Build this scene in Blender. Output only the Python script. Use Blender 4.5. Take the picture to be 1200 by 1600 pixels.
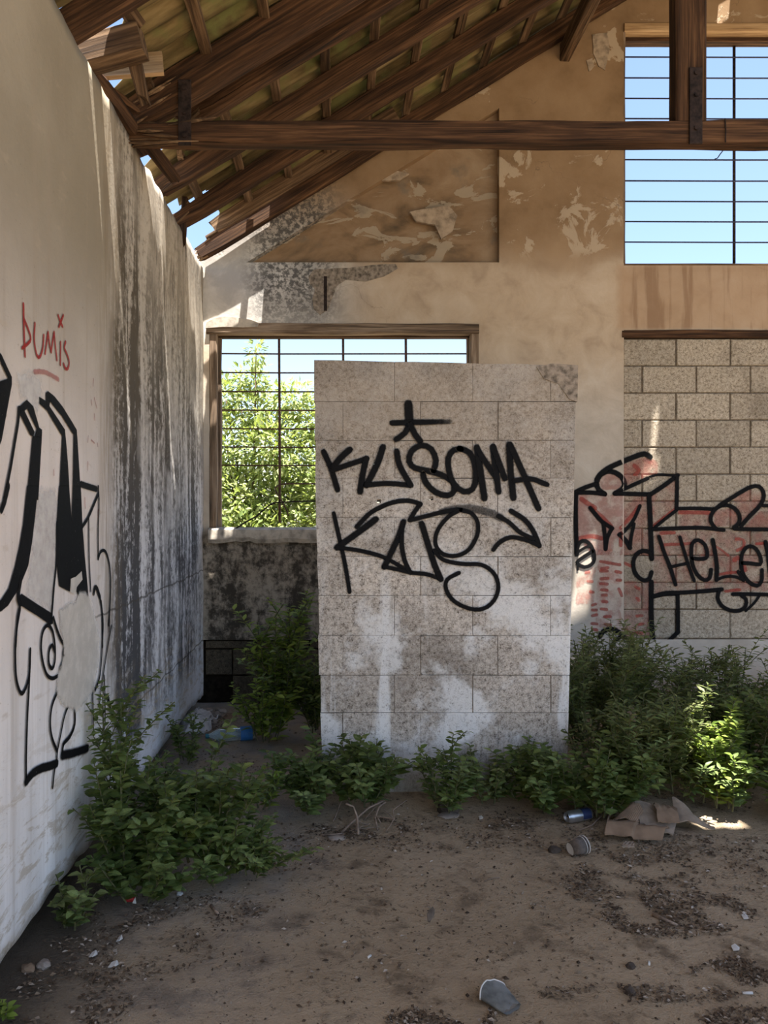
import bpy, math, random
import numpy as np
from mathutils import Vector, noise as mn

for _o in list(bpy.data.objects):
    bpy.data.objects.remove(_o, do_unlink=True)
SC = bpy.context.scene
COL = SC.collection
rnd = random.Random(7)
nrg = np.random.default_rng(11)

# ------------------------------------------------------------------ camera, sky, sun, exposure
F = 1200.0            # focal length in px of the 1200x1600 frame
CX, CY = 530.0, 798.0  # principal point
H = 1.42              # eye height
cd = bpy.data.cameras.new('camera')
cam = bpy.data.objects.new('camera', cd)
COL.objects.link(cam)
cam.location = (0, 0, H)
cam.rotation_euler = (math.pi / 2, 0, 0)
cd.sensor_fit = 'VERTICAL'
cd.sensor_height = 32.0
cd.sensor_width = 24.0
cd.lens = 32.0 * F / 1600.0
cd.shift_x = (600 - CX) / 1600.0
cd.shift_y = -(800 - CY) / 1600.0
cd.clip_start = 0.05
cd.clip_end = 500
SC.camera = cam

SUN_DIR = Vector((-0.10, 0.26, -1.0)).normalized()
wd = bpy.data.worlds.new('sky')
SC.world = wd
wd.use_nodes = True
wnt = wd.node_tree
wnt.nodes.clear()
wo = wnt.nodes.new('ShaderNodeOutputWorld')
bg = wnt.nodes.new('ShaderNodeBackground')
sky = wnt.nodes.new('ShaderNodeTexSky')
sky.sky_type = 'NISHITA'
sky.sun_disc = False
sky.sun_elevation = math.asin(-SUN_DIR.z)
sky.sun_rotation = math.atan2(-SUN_DIR.x, -SUN_DIR.y)
sky.air_density = 1.0
sky.dust_density = 1.2
sky.ozone_density = 0.3
bg.inputs['Strength'].default_value = 0.142
wnt.links.new(sky.outputs[0], bg.inputs[0])
wnt.links.new(bg.outputs[0], wo.inputs[0])

sl = bpy.data.lights.new('sun', 'SUN')
sl.energy = 9.5
sl.angle = math.radians(0.53)
sl.color = (1.0, 0.96, 0.90)
so = bpy.data.objects.new('sun', sl)
COL.objects.link(so)
so.location = (-2, -6, 14)
so.rotation_euler = SUN_DIR.to_track_quat('-Z', 'Y').to_euler()

SC.view_settings.view_transform = 'Standard'
SC.view_settings.look = 'None'
SC.view_settings.gamma = 1.0
SC.view_settings.use_curve_mapping = False
SC.view_settings.exposure = 1.24

# ------------------------------------------------------------------ geometry helpers
YB = 5.65      # front face of the back wall
XL = -1.0      # inner face of the left wall
YP = 3.90      # front face of the block partition
YT = 3.64      # roof truss
ZR0, PITCH = 3.22, 0.62
def zraf(x):    # underside of the rafters
    return ZR0 + PITCH * (x + 1.0) if x < 3.5 else ZR0 + PITCH * 4.5 - PITCH * (x - 3.5)
def PX(px, py, Y):   # place on a wall facing the viewer at distance Y
    return ((px - CX) * Y / F, Y, H - (py - CY) * Y / F)
def GR(px, py, z=0.0):
    Y = F * (H - z) / (py - CY)
    return ((px - CX) * Y / F, Y, z)

ORG = {}
def tag(o, label=None, cat=None, group=None, kind=None):
    if label: o['label'] = label
    if cat: o['category'] = cat
    if group: o['group'] = group
    if kind: o['kind'] = kind
    return o
def empty(name, loc):
    o = bpy.data.objects.new(name, None)
    o.empty_display_size = 0.05
    COL.objects.link(o)
    o.location = loc
    ORG[o.name] = Vector(loc)
    return o
def mk(name, V, Fc, mat, parent=None, loc=None, smooth=False, uv=None, attr=None, kind=None):
    V = np.asarray(V, dtype=float).reshape(-1, 3)
    if parent is not None:
        org = ORG[parent.name]
    elif loc is not None:
        org = Vector(loc)
    else:
        mnv, mxv = V.min(0), V.max(0)
        org = Vector(((mnv[0] + mxv[0]) / 2, (mnv[1] + mxv[1]) / 2, mnv[2]))
    me = bpy.data.meshes.new(name)
    me.from_pydata((V - np.array(org)).tolist(), [], Fc if isinstance(Fc, list) else Fc.tolist())
    if mat is not None: me.materials.append(mat)
    if smooth:
        me.polygons.foreach_set('use_smooth', [True] * len(me.polygons))
    if uv is not None:
        lay = me.uv_layers.new(name='UVMap')
        li = np.empty(len(me.loops), dtype=np.int32)
        me.loops.foreach_get('vertex_index', li)
        lay.data.foreach_set('uv', np.asarray(uv, dtype=np.float32)[li].ravel())
    if attr is not None:
        for k, a in attr.items():
            at = me.attributes.new(k, 'FLOAT', 'POINT')
            at.data.foreach_set('value', np.asarray(a, dtype=np.float32).ravel())
    me.update()
    o = bpy.data.objects.new(name, me)
    COL.objects.link(o)
    if parent is not None:
        o.parent = parent
        ORG[o.name] = org
    else:
        o.location = org
        ORG[o.name] = org
    if kind: o['kind'] = kind
    return o
def copy_at(src, parent, name=None):
    o = src.copy(); COL.objects.link(o); o.parent = parent
    return o
def sm(a, b, x):
    t = min(1.0, max(0.0, (x - a) / (b - a)))
    return t * t * (3 - 2 * t)
def n3(x, y, z): return mn.noise(Vector((x, y, z)))

def boxVF(x0, x1, y0, y1, z0, z1):
    V = [(x0,y0,z0),(x1,y0,z0),(x1,y1,z0),(x0,y1,z0),(x0,y0,z1),(x1,y0,z1),(x1,y1,z1),(x0,y1,z1)]
    Fc = [(0,3,2,1),(4,5,6,7),(0,1,5,4),(1,2,6,5),(2,3,7,6),(3,0,4,7)]
    return V, Fc
def chamVF(x0, x1, y0, y1, z0, z1, c=0.004):
    # box whose front (y0) face is chamfered
    V = [(x0+c,y0,z0+c),(x1-c,y0,z0+c),(x1-c,y0,z1-c),(x0+c,y0,z1-c),
         (x0,y0+c,z0),(x1,y0+c,z0),(x1,y0+c,z1),(x0,y0+c,z1),
         (x0,y1,z0),(x1,y1,z0),(x1,y1,z1),(x0,y1,z1)]
    Fc = [(0,1,2,3),(4,5,1,0),(5,6,2,1),(6,7,3,2),(7,4,0,3),(8,9,5,4),(9,10,6,5),(10,11,7,6),(11,8,4,7),(11,10,9,8)]
    return V, Fc
def merge(parts):
    V, Fc = [], []
    for v, f in parts:
        b = len(V); V += list(v); Fc += [tuple(i + b for i in q) for q in f]
    return V, Fc
def prism(poly, y0, y1):
    # polygon in (x,z), extruded from y0 to y1
    n = len(poly)
    V = [(x, y0, z) for x, z in poly] + [(x, y1, z) for x, z in poly]
    Fc = [tuple(range(n)), tuple(range(2*n-1, n-1, -1))]
    Fc += [(i, i+n, (i+1) % n + n, (i+1) % n) for i in range(n)]
    return V, Fc
def tubeVF(pts, r, ns=8, caps=True):
    pts = [Vector(p) for p in pts]
    rr = r if isinstance(r, (list, tuple)) else [r] * len(pts)
    V, Fc = [], []
    up = None
    for i, p in enumerate(pts):
        d = (pts[min(i+1, len(pts)-1)] - pts[max(i-1, 0)]).normalized()
        if up is None:
            up = Vector((0,0,1)) if abs(d.z) < .9 else Vector((1,0,0))
        s = d.cross(up).normalized(); up = s.cross(d).normalized()
        for k in range(ns):
            a = 2*math.pi*k/ns
            V.append(tuple(p + (s*math.cos(a) + up*math.sin(a))*rr[i]))
    for i in range(len(pts)-1):
        for k in range(ns):
            Fc.append((i*ns+k, i*ns+(k+1) % ns, (i+1)*ns+(k+1) % ns, (i+1)*ns+k))
    if caps:
        Fc.append(tuple(range(ns-1, -1, -1)))
        b = (len(pts)-1)*ns
        Fc.append(tuple(range(b, b+ns)))
    return V, Fc
def beamVF(p0, p1, w, h, seed=0, n=14, rough=0.004, up=(0,0,1), sag=0.0, rot0=0.0, rot1=0.0, ch=0.1):
    """sawn timber from p0 to p1 (centre line), w across, h along 'up'; rot0/rot1: length of rotten tapering end"""
    p0, p1 = Vector(p0), Vector(p1)
    d = (p1 - p0); L = d.length; d.normalize()
    s = d.cross(Vector(up)).normalized(); u = s.cross(d).normalized()
    c = ch * min(w, h)
    prof = [(-w/2+c,-h/2),(w/2-c,-h/2),(w/2,-h/2+c),(w/2,h/2-c),(w/2-c,h/2),(-w/2+c,h/2),(-w/2,h/2-c),(-w/2,-h/2+c)]
    per = [0]
    for k in range(8):
        a, b = prof[k], prof[(k+1) % 8]
        per.append(per[-1] + math.hypot(a[0]-b[0], a[1]-b[1]))
    V, Fc, UV = [], [], []
    for i in range(n+1):
        t = i / n
        base = p0 + d*L*t - Vector((0,0,1))*sag*4*t*(1-t)
        for k in range(9):
            q = prof[k % 8]
            kk = k % 8
            j = rough*n3(t*L*2.2+seed*3.1, kk*1.7, seed)*1.6
            sc = 1.0
            off = 0.0
            dist0, dist1 = t*L, (1-t)*L
            if rot0 and dist0 < rot0:
                e = 1-dist0/rot0
                sc *= 1-0.75*e*abs(n3(kk*2.3, seed, 1.0)*1.6)-.12*e
                if i == 0: off = -0.06*abs(n3(kk*3.1, seed+4, 2))*2
            if rot1 and dist1 < rot1:
                e = 1-dist1/rot1
                sc *= 1-0.75*e*abs(n3(kk*2.3, seed+9, 1.0)*1.6)-.12*e
                if i == n: off = 0.06*abs(n3(kk*3.1, seed+4, 2))*2
            V.append(tuple(base + s*(q[0]*sc+j) + u*(q[1]*sc+j) + d*off))
            UV.append((t*L+seed*1.37, per[k]+seed*.31))
    for i in range(n):
        for k in range(8):
            a = i*9+k
            Fc.append((a, a+1, a+10, a+9))
    Fc.append(tuple(range(7, -1, -1)))
    b = n*9
    Fc.append(tuple(b+k for k in range(8)))
    return V, Fc, UV
def beam(name, p0, p1, w, h, mat, parent=None, **k):
    V, Fc, UV = beamVF(p0, p1, w, h, **k)
    return mk(name, V, Fc, mat, parent, uv=UV)

# ------------------------------------------------------------------ material helpers
class NB:
    def __init__(s, name):
        s.m = bpy.data.materials.new(name); s.m.use_nodes = True
        s.t = s.m.node_tree; s.t.nodes.clear()
        s.out = s.t.nodes.new('ShaderNodeOutputMaterial')
    def node(s, typ): return s.t.nodes.new(typ)
    def put(s, sock, v):
        if hasattr(v, 'is_linked'): s.t.links.new(v, sock)
        elif v is not None:
            if sock.type == 'RGBA' and len(v) == 3: v = (*v, 1)
            sock.default_value = v
    def pos(s): return s.node('ShaderNodeNewGeometry').outputs['Position']
    def xyz(s, v=None):
        n = s.node('ShaderNodeSeparateXYZ'); s.put(n.inputs[0], v if v is not None else s.pos())
        return n.outputs[0], n.outputs[1], n.outputs[2]
    def uv(s): return s.node('ShaderNodeTexCoord').outputs['UV']
    def objc(s): return s.node('ShaderNodeTexCoord').outputs['Object']
    def attr(s, name):
        n = s.node('ShaderNodeAttribute'); n.attribute_name = name; return n.outputs['Fac']
    def orand(s): return s.node('ShaderNodeObjectInfo').outputs['Random']
    def vm(s, v, k, op='MULTIPLY'):
        n = s.node('ShaderNodeVectorMath'); n.operation = op
        s.put(n.inputs[0], v); s.put(n.inputs[1], k); return n.outputs[0]
    def noise(s, v, scale, detail=4, rough=.55, dist=0.0):
        n = s.node('ShaderNodeTexNoise'); s.put(n.inputs['Vector'], v)
        n.inputs['Scale'].default_value = scale; n.inputs['Detail'].default_value = detail
        n.inputs['Roughness'].default_value = rough; n.inputs['Distortion'].default_value = dist
        return n.outputs['Fac']
    def vor(s, v, scale, feat='F1'):
        n = s.node('ShaderNodeTexVoronoi'); n.feature = feat; s.put(n.inputs['Vector'], v)
        n.inputs['Scale'].default_value = scale; return n.outputs['Distance']
    def ma(s, op, a, b=None, c=None):
        n = s.node('ShaderNodeMath'); n.operation = op; n.use_clamp = False
        s.put(n.inputs[0], a)
        if b is not None: s.put(n.inputs[1], b)
        if c is not None: s.put(n.inputs[2], c)
        return n.outputs[0]
    def sst(s, v, a, b, lo=0.0, hi=1.0):
        n = s.node('ShaderNodeMapRange'); n.interpolation_type = 'SMOOTHSTEP'
        s.put(n.inputs[0], v)
        n.inputs[1].default_value = a; n.inputs[2].default_value = b
        n.inputs[3].default_value = lo; n.inputs[4].default_value = hi
        return n.outputs[0]
    def mix(s, f, a, b, mode='MIX'):
        n = s.node('ShaderNodeMix'); n.data_type = 'RGBA'; n.blend_type = mode
        s.put(n.inputs[0], f); s.put(n.inputs[6], a); s.put(n.inputs[7], b)
        return n.outputs[2]
    def ramp(s, f, stops):
        n = s.node('ShaderNodeValToRGB'); s.put(n.inputs[0], f)
        e = n.color_ramp.elements
        while len(e) < len(stops): e.new(0.5)
        for i, (p, c) in enumerate(stops):
            e[i].position = p; e[i].color = (*c, 1)
        return n.outputs[0]
    def bump(s, hgt, strength=.4, dist=.01, prev=None):
        n = s.node('ShaderNodeBump'); s.put(n.inputs['Height'], hgt)
        n.inputs['Strength'].default_value = strength; n.inputs['Distance'].default_value = dist
        if prev is not None: s.put(n.inputs['Normal'], prev)
        return n.outputs[0]
    def bsdf(s, col, rough=.9, nrm=None, metal=0.0, spec=.2, **kw):
        n = s.node('ShaderNodeBsdfPrincipled')
        s.put(n.inputs['Base Color'], col); s.put(n.inputs['Roughness'], rough)
        s.put(n.inputs['Metallic'], metal); s.put(n.inputs['Specular IOR Level'], spec)
        if nrm is not None: s.put(n.inputs['Normal'], nrm)
        for k, v in kw.items(): s.put(n.inputs[k.replace('_', ' ')], v)
        return n.outputs[0]
    def done(s, sh):
        s.t.links.new(sh, s.out.inputs[0]); return s.m

def mat_simple(name, c, rough=.8, var=.15, scale=30, metal=0., spec=.3, bump=.2):
    b = NB(name); p = b.objc()
    n = b.noise(p, scale, 5)
    c2 = tuple(x*(1-var*2) for x in c); c3 = tuple(min(1, x*(1+var)) for x in c)
    col = b.ramp(n, [(.3, c2), (.55, c), (.75, c3)])
    return b.done(b.bsdf(col, rough, b.bump(n, bump, .004), metal, spec))

def mat_wood(name, dark, mid, light, rough=.85, moss=None):
    b = NB(name); uv = b.uv()
    off = b.ma('MULTIPLY', b.orand(), 37.0)
    cmb = b.node('ShaderNodeCombineXYZ'); b.put(cmb.inputs[0], off); b.put(cmb.inputs[1], off)
    v = b.vm(uv, cmb.outputs[0], 'ADD')
    g = b.noise(b.vm(v, (2.0, 55, 1)), 1.0, 7, .65, .6)
    g2 = b.noise(b.vm(v, (1.2, 9, 1)), 1.0, 4, .6, .8)
    f = b.ma('ADD', b.ma('MULTIPLY', g, .6), b.ma('MULTIPLY', g2, .4))
    col = b.ramp(f, [(.38, dark), (.5, mid), (.64, light)])
    cr = b.sst(b.noise(b.vm(v, (1.0, 90, 1)), 1.0, 3, .5), .66, .72)
    col = b.mix(cr, col, tuple(x*.3 for x in dark))
    if moss:
        col = b.mix(b.sst(b.noise(b.vm(v, (1.5, 6, 1)), 1.5, 4), .52, .7), col, moss)
    h = b.ma('SUBTRACT', g, b.ma('MULTIPLY', cr, .8))
    return b.done(b.bsdf(col, rough, b.bump(h, .6, .006), 0, .25))

M = {}
M['wood'] = mat_wood('old_timber', (.012,.006,.003), (.055,.026,.012), (.15,.075,.034))
M['wood_grey'] = mat_wood('weathered_timber', (.028,.016,.009), (.10,.058,.030), (.27,.17,.095))
M['wood_light'] = mat_wood('pale_timber', (.20,.12,.06), (.42,.27,.14), (.58,.41,.24))
M['wood_frame'] = mat_wood('window_frame_wood', (.06,.042,.028), (.19,.13,.085), (.40,.30,.21))

def m_sheet():
    b = NB('roof_sheet'); p = b.pos()
    n = b.noise(b.vm(p, (1.2, 9, 1.2)), 1.4, 6, .6)
    n2 = b.noise(p, 5, 5)
    col = b.ramp(n, [(.3, (.035,.025,.010)), (.46, (.11,.08,.035)), (.6, (.22,.16,.075)), (.8, (.36,.28,.15))])
    col = b.mix(b.sst(n2, .5, .68, 0, .7), col, (.15,.16,.055))
    return b.done(b.bsdf(col, .9, b.bump(b.noise(p, 60, 5), .3, .004), 0, .15))
M['sheet'] = m_sheet()

def m_left():
    b = NB('left_plaster'); p = b.pos(); x, y, z = b.xyz(p)
    big = b.noise(p, 1.3, 5); fine = b.noise(p, 45, 6, .65)
    vs = b.noise(b.vm(p, (1, 6.5, .6)), 1.0, 7, .68, .5)      # vertical streaks
    vs2 = b.noise(b.vm(p, (1, 20, 1.6)), 1.0, 7, .72, .5)
    gate = b.noise(b.vm(p, (1, 2.2, 1.6)), 1.0, 6, .65, .4)
    grit = b.noise(p, 22, 7, .75)
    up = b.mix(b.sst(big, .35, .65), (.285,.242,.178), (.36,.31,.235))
    lo = b.mix(b.sst(b.noise(b.vm(p, (1,7,.8)), 1, 5), .35, .65), (.70,.69,.68), (.90,.89,.885))  # foot of the wall whitened, standing in for skylight
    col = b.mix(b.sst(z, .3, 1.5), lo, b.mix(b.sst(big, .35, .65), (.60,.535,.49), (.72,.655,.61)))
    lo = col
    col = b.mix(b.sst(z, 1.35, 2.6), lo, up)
    col = b.mix(b.sst(b.noise(b.vm(p,(1,16,.5)), 1.0, 5), .5, .7, 0, .35), col, (.33,.27,.205))
    col = b.mix(b.sst(b.noise(b.vm(p,(1,2,6)), 3.0, 5), .6, .72, 0, .4), col, (.42,.34,.25))   # dirty patches
    # water stained zone further in
    zone = b.ma('MULTIPLY', b.sst(y, 3.22, 3.5), b.sst(y, 5.75, 5.45, 0, 1))
    zone2 = b.ma('MULTIPLY', zone, b.sst(z, .18, .45))
    pale = b.mix(b.sst(z, 1.0, 2.3), (.66,.67,.70), (.52,.46,.385))
    pale = b.mix(b.sst(grit, .52, .66, 0, .6), pale, (.28,.25,.22))
    col = b.mix(b.ma('MULTIPLY', zone, .75), col, pale)
    core = b.ma('MULTIPLY', b.sst(y, 3.36, 3.5), b.sst(y, 4.0, 3.7))
    mixn = b.ma('ADD', b.ma('MULTIPLY', vs, .62), b.ma('MULTIPLY', grit, .38))
    dark = b.ma('ADD', b.ma('MULTIPLY', b.sst(mixn, .43, .54), b.sst(gate, .34, .56, .25, 1)), b.ma('MULTIPLY', core, b.sst(mixn, .38, .54, .0, .75)))
    amt = b.ma('ADD', b.ma('MULTIPLY', b.sst(z, 3.0, 1.9), .5), .42)
    dm = b.ma('MULTIPLY', b.ma('MULTIPLY', zone2, dark), amt)
    tone = b.mix(b.sst(z, 1.0, 2.2), (.035,.034,.036), (.075,.058,.038))
    col = b.mix(b.ma('MINIMUM', dm, .93), col, tone)
    dm2 = b.ma('MULTIPLY', b.ma('MULTIPLY', zone2, b.sst(vs2, .54, .64)), .6)
    col = b.mix(dm2, col, (.075,.065,.055))
    # brown run-off
    col = b.mix(b.ma('MULTIPLY', b.ma('MULTIPLY', b.sst(y, 3.1, 3.3), b.sst(y, 3.6, 3.4)), b.sst(vs2, .4, .6, 0, .5)), col, (.22,.165,.10))
    # horizontal course cracks
    for zz in (.47, .98):
        line = b.ma('ABSOLUTE', b.ma('SUBTRACT', b.ma('ADD', z, b.ma('MULTIPLY', b.noise(p, 6, 3), .05)), zz+.025))
        col = b.mix(b.ma('MULTIPLY', b.sst(line, .008, .002), b.sst(y, 2.9, 3.3, .0, .75)), col, (.08,.07,.06))
    # eroded yellow-brown crust near the ground
    low = b.ma('MULTIPLY', b.sst(z, .8, .35), b.sst(b.noise(b.vm(p,(1,2.2,9)), 2.0, 7, .75, .6), .50, .60))
    col = b.mix(b.ma('MULTIPLY', low, .55), col, (.38,.30,.19))
    col = b.mix(b.sst(b.noise(p, 70, 3), .66, .74, 0, .5), col, (.2,.16,.12))
    h = b.ma('ADD', fine, b.ma('MULTIPLY', big, 1.5))
    nr = b.bump(h, .35, .006)
    return b.done(b.bsdf(col, .93, nr, 0, .12))
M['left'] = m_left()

def m_back():
    b = NB('back_plaster'); p = b.pos(); x, y, z = b.xyz(p)
    big = b.noise(p, 1.6, 6, .6); mid = b.noise(p, 5, 6, .6, .4); fine = b.noise(p, 55, 6, .65)
    vs = b.noise(b.vm(p, (12, 1, .8)), 1.0, 6, .6, .2)
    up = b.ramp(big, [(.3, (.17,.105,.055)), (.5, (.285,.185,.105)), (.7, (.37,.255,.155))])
    md = b.ramp(mid, [(.3, (.40,.30,.21)), (.5, (.52,.405,.29)), (.72, (.60,.49,.37))])
    lo = b.ramp(mid, [(.3, (.42,.36,.29)), (.55, (.54,.47,.39)), (.75, (.62,.56,.48))])
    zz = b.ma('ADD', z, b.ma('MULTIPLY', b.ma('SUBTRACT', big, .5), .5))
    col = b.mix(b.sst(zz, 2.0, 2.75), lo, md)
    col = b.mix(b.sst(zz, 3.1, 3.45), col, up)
    # flaked pale patches in the upper wall
    fl = b.ma('MULTIPLY', b.sst(b.noise(p, 3.1, 6, .65, .6), .57, .60), b.sst(z, 3.25, 3.35))
    col = b.mix(b.ma('MULTIPLY', fl, .75), col, (.50,.40,.29))
    # grey concrete look near the top left corner with black mould
    gl = b.ma('MULTIPLY', b.sst(x, .35, -.2), b.sst(z, 2.55, 2.75))
    gl = b.ma('MULTIPLY', gl, b.sst(z, 3.9, 3.3))
    col = b.mix(b.ma('MULTIPLY', gl, .8), col, b.mix(b.sst(mid, .4, .65), (.42,.41,.39), (.60,.58,.54)))
    mo = b.ma('MULTIPLY', b.ma('MULTIPLY', b.sst(x, -.78, -.5), b.sst(x, .12, -.2)), b.sst(z, 2.6, 3.1))
    mo = b.ma('MULTIPLY', mo, b.sst(b.noise(p, 26, 5, .75), .42, .56))
    mo = b.ma('MULTIPLY', mo, b.sst(z, 4.1, 3.6))
    col = b.mix(b.ma('MULTIPLY', mo, .85), col, (.06,.058,.055))
    # black mould under the window
    uw = b.ma('MULTIPLY', b.sst(z, 1.32, 1.2), b.sst(x, .5, .3))
    ms = b.sst(b.ma('ADD', b.ma('MULTIPLY', b.noise(b.vm(p,(6,1,1.6)), 1.0, 6, .65), .5), b.ma('MULTIPLY', b.noise(p, 14, 7, .75), .5)), .42, .56)
    col = b.mix(b.ma('MULTIPLY', uw, .7), col, (.30,.25,.19))
    col = b.mix(b.ma('MULTIPLY', uw, b.ma('MULTIPLY', ms, .92)), col, (.035,.029,.022))
    # brown drips on the apron under the high window
    ap = b.ma('MULTIPLY', b.ma('MULTIPLY', b.sst(z, 2.74, 2.78), b.sst(z, 3.26, 3.2)), b.sst(x, 2.0, 2.09))
    col = b.mix(b.ma('MULTIPLY', ap, .6), col, (.42,.27,.16))
    col = b.mix(b.ma('MULTIPLY', ap, b.sst(vs, .5, .62, 0, .6)), col, (.24,.14,.08))
    # base dirt
    col = b.mix(b.sst(z, .35, .05, 0, .6), col, (.26,.16,.10))
    # hairline cracks
    wn = b.node('ShaderNodeTexNoise'); wn.inputs['Scale'].default_value = 4.0; wn.inputs['Detail'].default_value = 6; b.put(wn.inputs['Vector'], p)
    cr = b.sst(b.vor(b.vm(p, b.vm(wn.outputs['Color'], (.45,.45,.45)), 'ADD'), 1.5, 'DISTANCE_TO_EDGE'), .006, .0)
    cr = b.ma('MULTIPLY', cr, b.sst(b.noise(p, 1.1, 2), .5, .6))
    col = b.mix(b.ma('MULTIPLY', cr, b.sst(big, .45, .6, 0, .6)), col, (.1,.07,.05))
    h = b.ma('ADD', b.ma('MULTIPLY', fine, .6), b.ma('ADD', mid, b.ma('MULTIPLY', fl, .8)))
    return b.done(b.bsdf(col, .93, b.bump(h, .35, .008), 0, .12))
M['back'] = m_back()

def m_panel():
    b = NB('sunk_panel_plaster'); p = b.pos()
    big = b.noise(b.vm(p, (1, 1, 1.8)), 2.2, 6, .6, .5); fl = b.sst(b.noise(b.vm(p, (1, 1, 2)), 2.6, 6, .6, .8), .55, .57)
    col = b.ramp(big, [(.3, (.10,.075,.05)), (.48, (.26,.17,.10)), (.62, (.33,.23,.145)), (.8, (.40,.30,.20))])
    col = b.mix(b.ma('MULTIPLY', fl, .7), col, (.42,.35,.26))
    col = b.mix(b.sst(b.noise(p, 4, 5), .58, .7, 0, .6), col, (.16,.14,.115))
    return b.done(b.bsdf(col, .94, b.bump(b.ma('ADD', b.noise(p, 50, 5), b.ma('MULTIPLY', fl, .8)), .4, .006), 0, .1))
M['panel'] = m_panel()
def m_block(name, dark, mid, light, wash):
    b = NB(name); p = b.pos(); x, y, z = b.xyz(p)
    pit = b.noise(p, 48, 6, .8); pit2 = b.noise(p, 150, 3, .7)
    g = b.ma('ADD', b.ma('MULTIPLY', pit, .6), b.ma('MULTIPLY', pit2, .4))
    col = b.ramp(g, [(.38, dark), (.47, mid), (.60, light)])
    tint = b.ma('ADD', .86, b.ma('MULTIPLY', b.orand(), .24))
    tn = b.node('ShaderNodeCombineXYZ')
    for i in range(3): b.put(tn.inputs[i], tint)
    col = b.mix(1.0, col, tn.outputs[0], 'MULTIPLY')
    # stains
    st = b.noise(p, 2.2, 6, .6)
    col = b.mix(b.sst(st, .5, .72, 0, .4), col, dark)
    if wash:
        vs = b.noise(b.vm(p, (6.5, 1, .55)), 1.0, 5, .55, .2)
        w = b.ma('MULTIPLY', b.sst(vs, .50, .60), b.sst(z, 1.25, .8))
        w2 = b.ma('MULTIPLY', b.sst(b.noise(p, 2.6, 6, .65), .48, .60), b.sst(z, 1.4, .8, .30, .9))
        ww = b.ma('MAXIMUM', w, w2)
        col = b.mix(b.ma('MULTIPLY', ww, b.sst(g, .36, .5, .35, .85)), col, (.78,.78,.77))  # white wash, strengthened low down to stand in for skylight
        col = b.mix(b.sst(z, .28, .05, 0, .7), col, (.17,.15,.12))
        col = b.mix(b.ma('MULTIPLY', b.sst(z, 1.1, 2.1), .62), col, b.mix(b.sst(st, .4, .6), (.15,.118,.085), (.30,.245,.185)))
    h = b.ma('ADD', g, b.ma('MULTIPLY', st, .4))
    return b.done(b.bsdf(col, .96, b.bump(h, .8, .007), 0, .08))
M['block'] = m_block('concrete_block', (.085,.068,.052), (.39,.345,.295), (.66,.60,.53), True)
M['block_warm'] = m_block('infill_block', (.11,.085,.058), (.36,.30,.225), (.58,.50,.395), False)
M['block_dark'] = m_block('dark_block', (.035,.028,.02), (.085,.068,.048), (.16,.13,.09), False)
M['mortar'] = mat_simple('mortar', (.30,.255,.21), .97, .3, 40, 0, .05, .6)
M['mortar_dark'] = mat_simple('mortar_dark', (.16,.125,.09), .97, .3, 40, 0, .05, .6)
M['concrete'] = mat_simple('sill_concrete', (.52,.46,.38), .95, .25, 18, 0, .1, .6)
M['hole_shade'] = mat_simple('hole_shade_backing', (.022,.017,.012), .97, .3, 30, 0, .05, .5)  # near-black, paints the shade inside the missing-block hole
M['iron'] = mat_simple('rusty_iron', (.035,.022,.018), .75, .4, 40, .3, .3, .3)
M['bar_rust'] = mat_simple('rusted_bar', (.15,.08,.055), .8, .4, 60, .2, .3, .3)
M['bar_blue'] = mat_simple('dark_blue_bar', (.045,.05,.10), .6, .2, 40, .2, .4, .2)

def m_dirt():
    b = NB('dirt_floor'); p = b.pos(); x, y, z = b.xyz(p)
    big = b.noise(p, .9, 6, .6); mid = b.noise(p, 5, 7, .68); fine = b.noise(p, 38, 7, .72); grit = b.noise(p, 160, 3, .6)
    col = b.ramp(big, [(.3, (.30,.22,.14)), (.5, (.415,.312,.205)), (.7, (.475,.365,.25))])
    col = b.mix(b.sst(mid, .5, .68, 0, .75), col, (.115,.08,.052))
    col = b.mix(b.sst(b.noise(b.vm(p, (1, 2.6, 1)), 9, 7, .75), .56, .68, 0, .5), col, (.13,.095,.066))
    col = b.mix(b.sst(fine, .56, .66, 0, .65), col, (.075,.052,.034))
    col = b.mix(b.sst(fine, .42, .3, 0, .4), col, (.33,.255,.195))
    col = b.mix(b.sst(grit, .68, .74, 0, .5), col, (.45,.39,.33))
    # grey, chalky soil along the left wall
    col = b.mix(b.ma('MULTIPLY', b.ma('MULTIPLY', b.sst(x, .1, -.4), b.sst(y, 2.6, 3.2, .35, 1)), b.sst(mid, .35, .6, .2, .75)), col, (.34,.305,.275))
    col = b.mix(b.ma('MULTIPLY', b.sst(x, -.62, -.95), b.sst(y, 3.6, 3.0, .2, .85)), col, (.07,.055,.042))  # dark strip painting the shadowed gap at the wall foot
    h = b.ma('ADD', mid, b.ma('ADD', b.ma('MULTIPLY', fine, .5), b.ma('MULTIPLY', grit, .12)))
    return b.done(b.bsdf(col, .96, b.bump(h, 1.0, .03), 0, .08))
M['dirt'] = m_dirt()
def m_ground():
    b = NB('outside_ground'); p = b.pos()
    n = b.noise(p, 1.5, 6)
    return b.done(b.bsdf(b.ramp(n, [(.3, (.16,.13,.08)), (.5, (.30,.24,.16)), (.7, (.40,.33,.23))]), .95))
M['ground'] = m_ground()

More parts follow.
